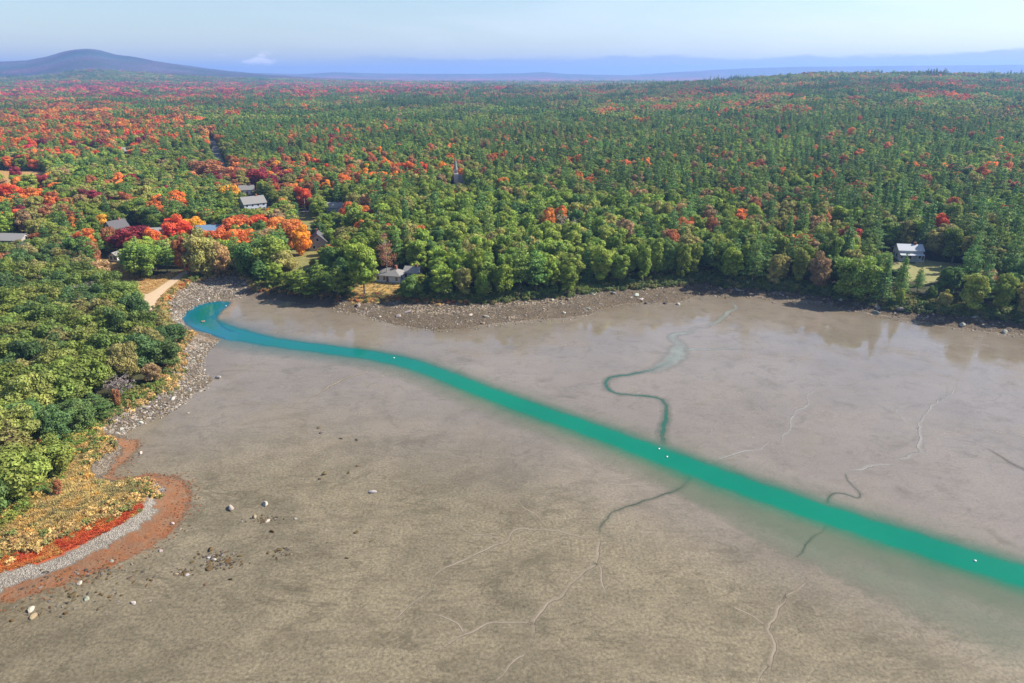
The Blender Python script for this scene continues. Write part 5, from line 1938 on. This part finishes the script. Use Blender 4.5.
house('barn', hp('barn'), R(-6), 15, 8, 3.2, 2.4, SHING, PROOF, 'barn with long pale roof behind the wooded headland', chimney=False)
house('house', hp('far_house'), R(25), 12, 9, 5.0, 3.0, WHITE, PROOF, 'lone white house far back among the red woods beyond the hayfield')
house('shed', hp('shed_field'), R(80), 6, 4, 2.6, 1.4, WHITE, GROOF, 'pale shed in the shade left of the round green tree by the tan field', wins=2, chimney=False)
house('shed', hp('white_shed'), R(30), 4.5, 3.5, 2.4, 1.2, WHITE, PROOF, 'tiny white shed behind the pale olive tree right of the shingled cottage', wins=1, chimney=False)

x, y, z = hp('steeple')
root = tag(empty('church_steeple', (x, y, z), R(15)), 'slim pale church steeple with pointed green grey spire rising from the wood', 'steeple')
m = MB(); m.box(-2, 2, -2, 2, -1, 11); m.build('tower', STONEP, root)
m = MB(); m.box(-2.3, 2.3, -2.3, 2.3, 11, 11.4); m.box(-1.6, 1.6, -1.6, 1.6, 11.4, 15); m.build('belfry', STONEP, root)
root.scale = (.75, .75, .86)
m = MB(); n = 8
m.add([(1.9 * math.cos(6.283 * k / n), 1.9 * math.sin(6.283 * k / n), 15) for k in range(n)] + [(0, 0, 26)], [(k, (k + 1) % n, n) for k in range(n)] + [tuple(range(n))[::-1]])
m.build('spire', cl('spire_slate', (.20, .24, .23), rough=.7), root)
for k in range(4):
    c_, s_ = math.cos(k * math.pi / 2), math.sin(k * math.pi / 2)
    m = MB()
    if k % 2 == 0: m.box(min(c_ * 1.6, c_ * 1.66), max(c_ * 1.6, c_ * 1.66), -.7, .7, 12, 14.3)
    else: m.box(-.7, .7, min(s_ * 1.6, s_ * 1.66), max(s_ * 1.6, s_ * 1.66), 12, 14.3)
    m.build('louvre', GROOF, root)
# the nave below it
house('church', (x + 9, y + 3, z), R(8), 14, 9, 4.4, 4, WHITE, GROOF, 'church hall almost hidden by crowns beside the pale steeple', chimney=False)

# utility poles beside the village road
for i, (px, py, w_) in enumerate(((283, 216, 'left'), (306, 216, 'right'), (240, 199, 'far'))):
    p = at(px, py)
    root = tag(empty('utility_pole', p, R(20)), {'left': 'wooden utility pole beside the village road, nearer the blue gabled house', 'right': 'wooden utility pole where the village road meets the green lawn', 'far': 'wooden utility pole at the foot of the straight road'}[w_], 'utility pole', 'utility poles along the village road')
    m = MB(); m.tube([(0, 0, -.5), (0, 0, 5), (0, 0, 10)], [.19, .17, .13], 8); m.build('pole', PALE_BARK, root, True)
    m = MB(); m.box(-1.2, 1.2, -.26, -.14, 9.1, 9.28); arm = m.build('crossarm', BARK, root)
    for k in (-1, 0, 1):
        m = MB(); m.tube([(k * .9, -.2, 9.28), (k * .9, -.2, 9.5)], .07, 6); m.build('insulator', GLASS, arm)

# mooring floats in the channel
FLOATM = cl('white_float', (.8, .8, .78), rough=.4, var=.04)
for px, py, lab in ((659, 449, 'white float on the channel where the side creek joins, upper one'), (667, 457, 'white float on the channel just below the creek mouth, lower one'), (394, 358, 'white float on the narrow upstream part of the channel'), (975, 561, 'white float on the widest near end of the channel'), (226, 306, 'white float at the inner tip of the pool')):
    x, y = flat(px, py)
    o = tag(empty('mooring_float', (x, y, 0)), lab, 'float', 'mooring floats on the channel')
    o.scale = (.6, .6, .6)
    m = MB(); m.tube([(0, 0, -.12), (0, 0, -.02), (0, 0, .1), (0, 0, .24), (0, 0, .34), (0, 0, .38)], [.12, .3, .38, .36, .22, .06], 10); m.build('buoy', FLOATM, o, True)
    m = MB(); m.tube([(0, 0, .36), (0, 0, .6)], .04, 6); m.build('stem', GROOF, o)

# ------------------------------------------------------------------ haze
m, nt, out = new_mat('haze')
g = NT(nt)
vp = g.n('ShaderNodeVolumePrincipled', i={'Color': (.29, .50, 1.0, 1), 'Density': 1.12e-4, 'Anisotropy': .2})
g.link(vp.outputs[0], out.inputs['Volume'])
mb = MB()
mb.box(-27000, 27000, -27000, 27000, -8, 345)
hz = mb.build('haze', m)
tag(hz, kind='stuff')
print('trees', len(trees), 'single', n_single, 'forest', len(FOREST.rows), 'rubble', len(RUBBLE.rows))
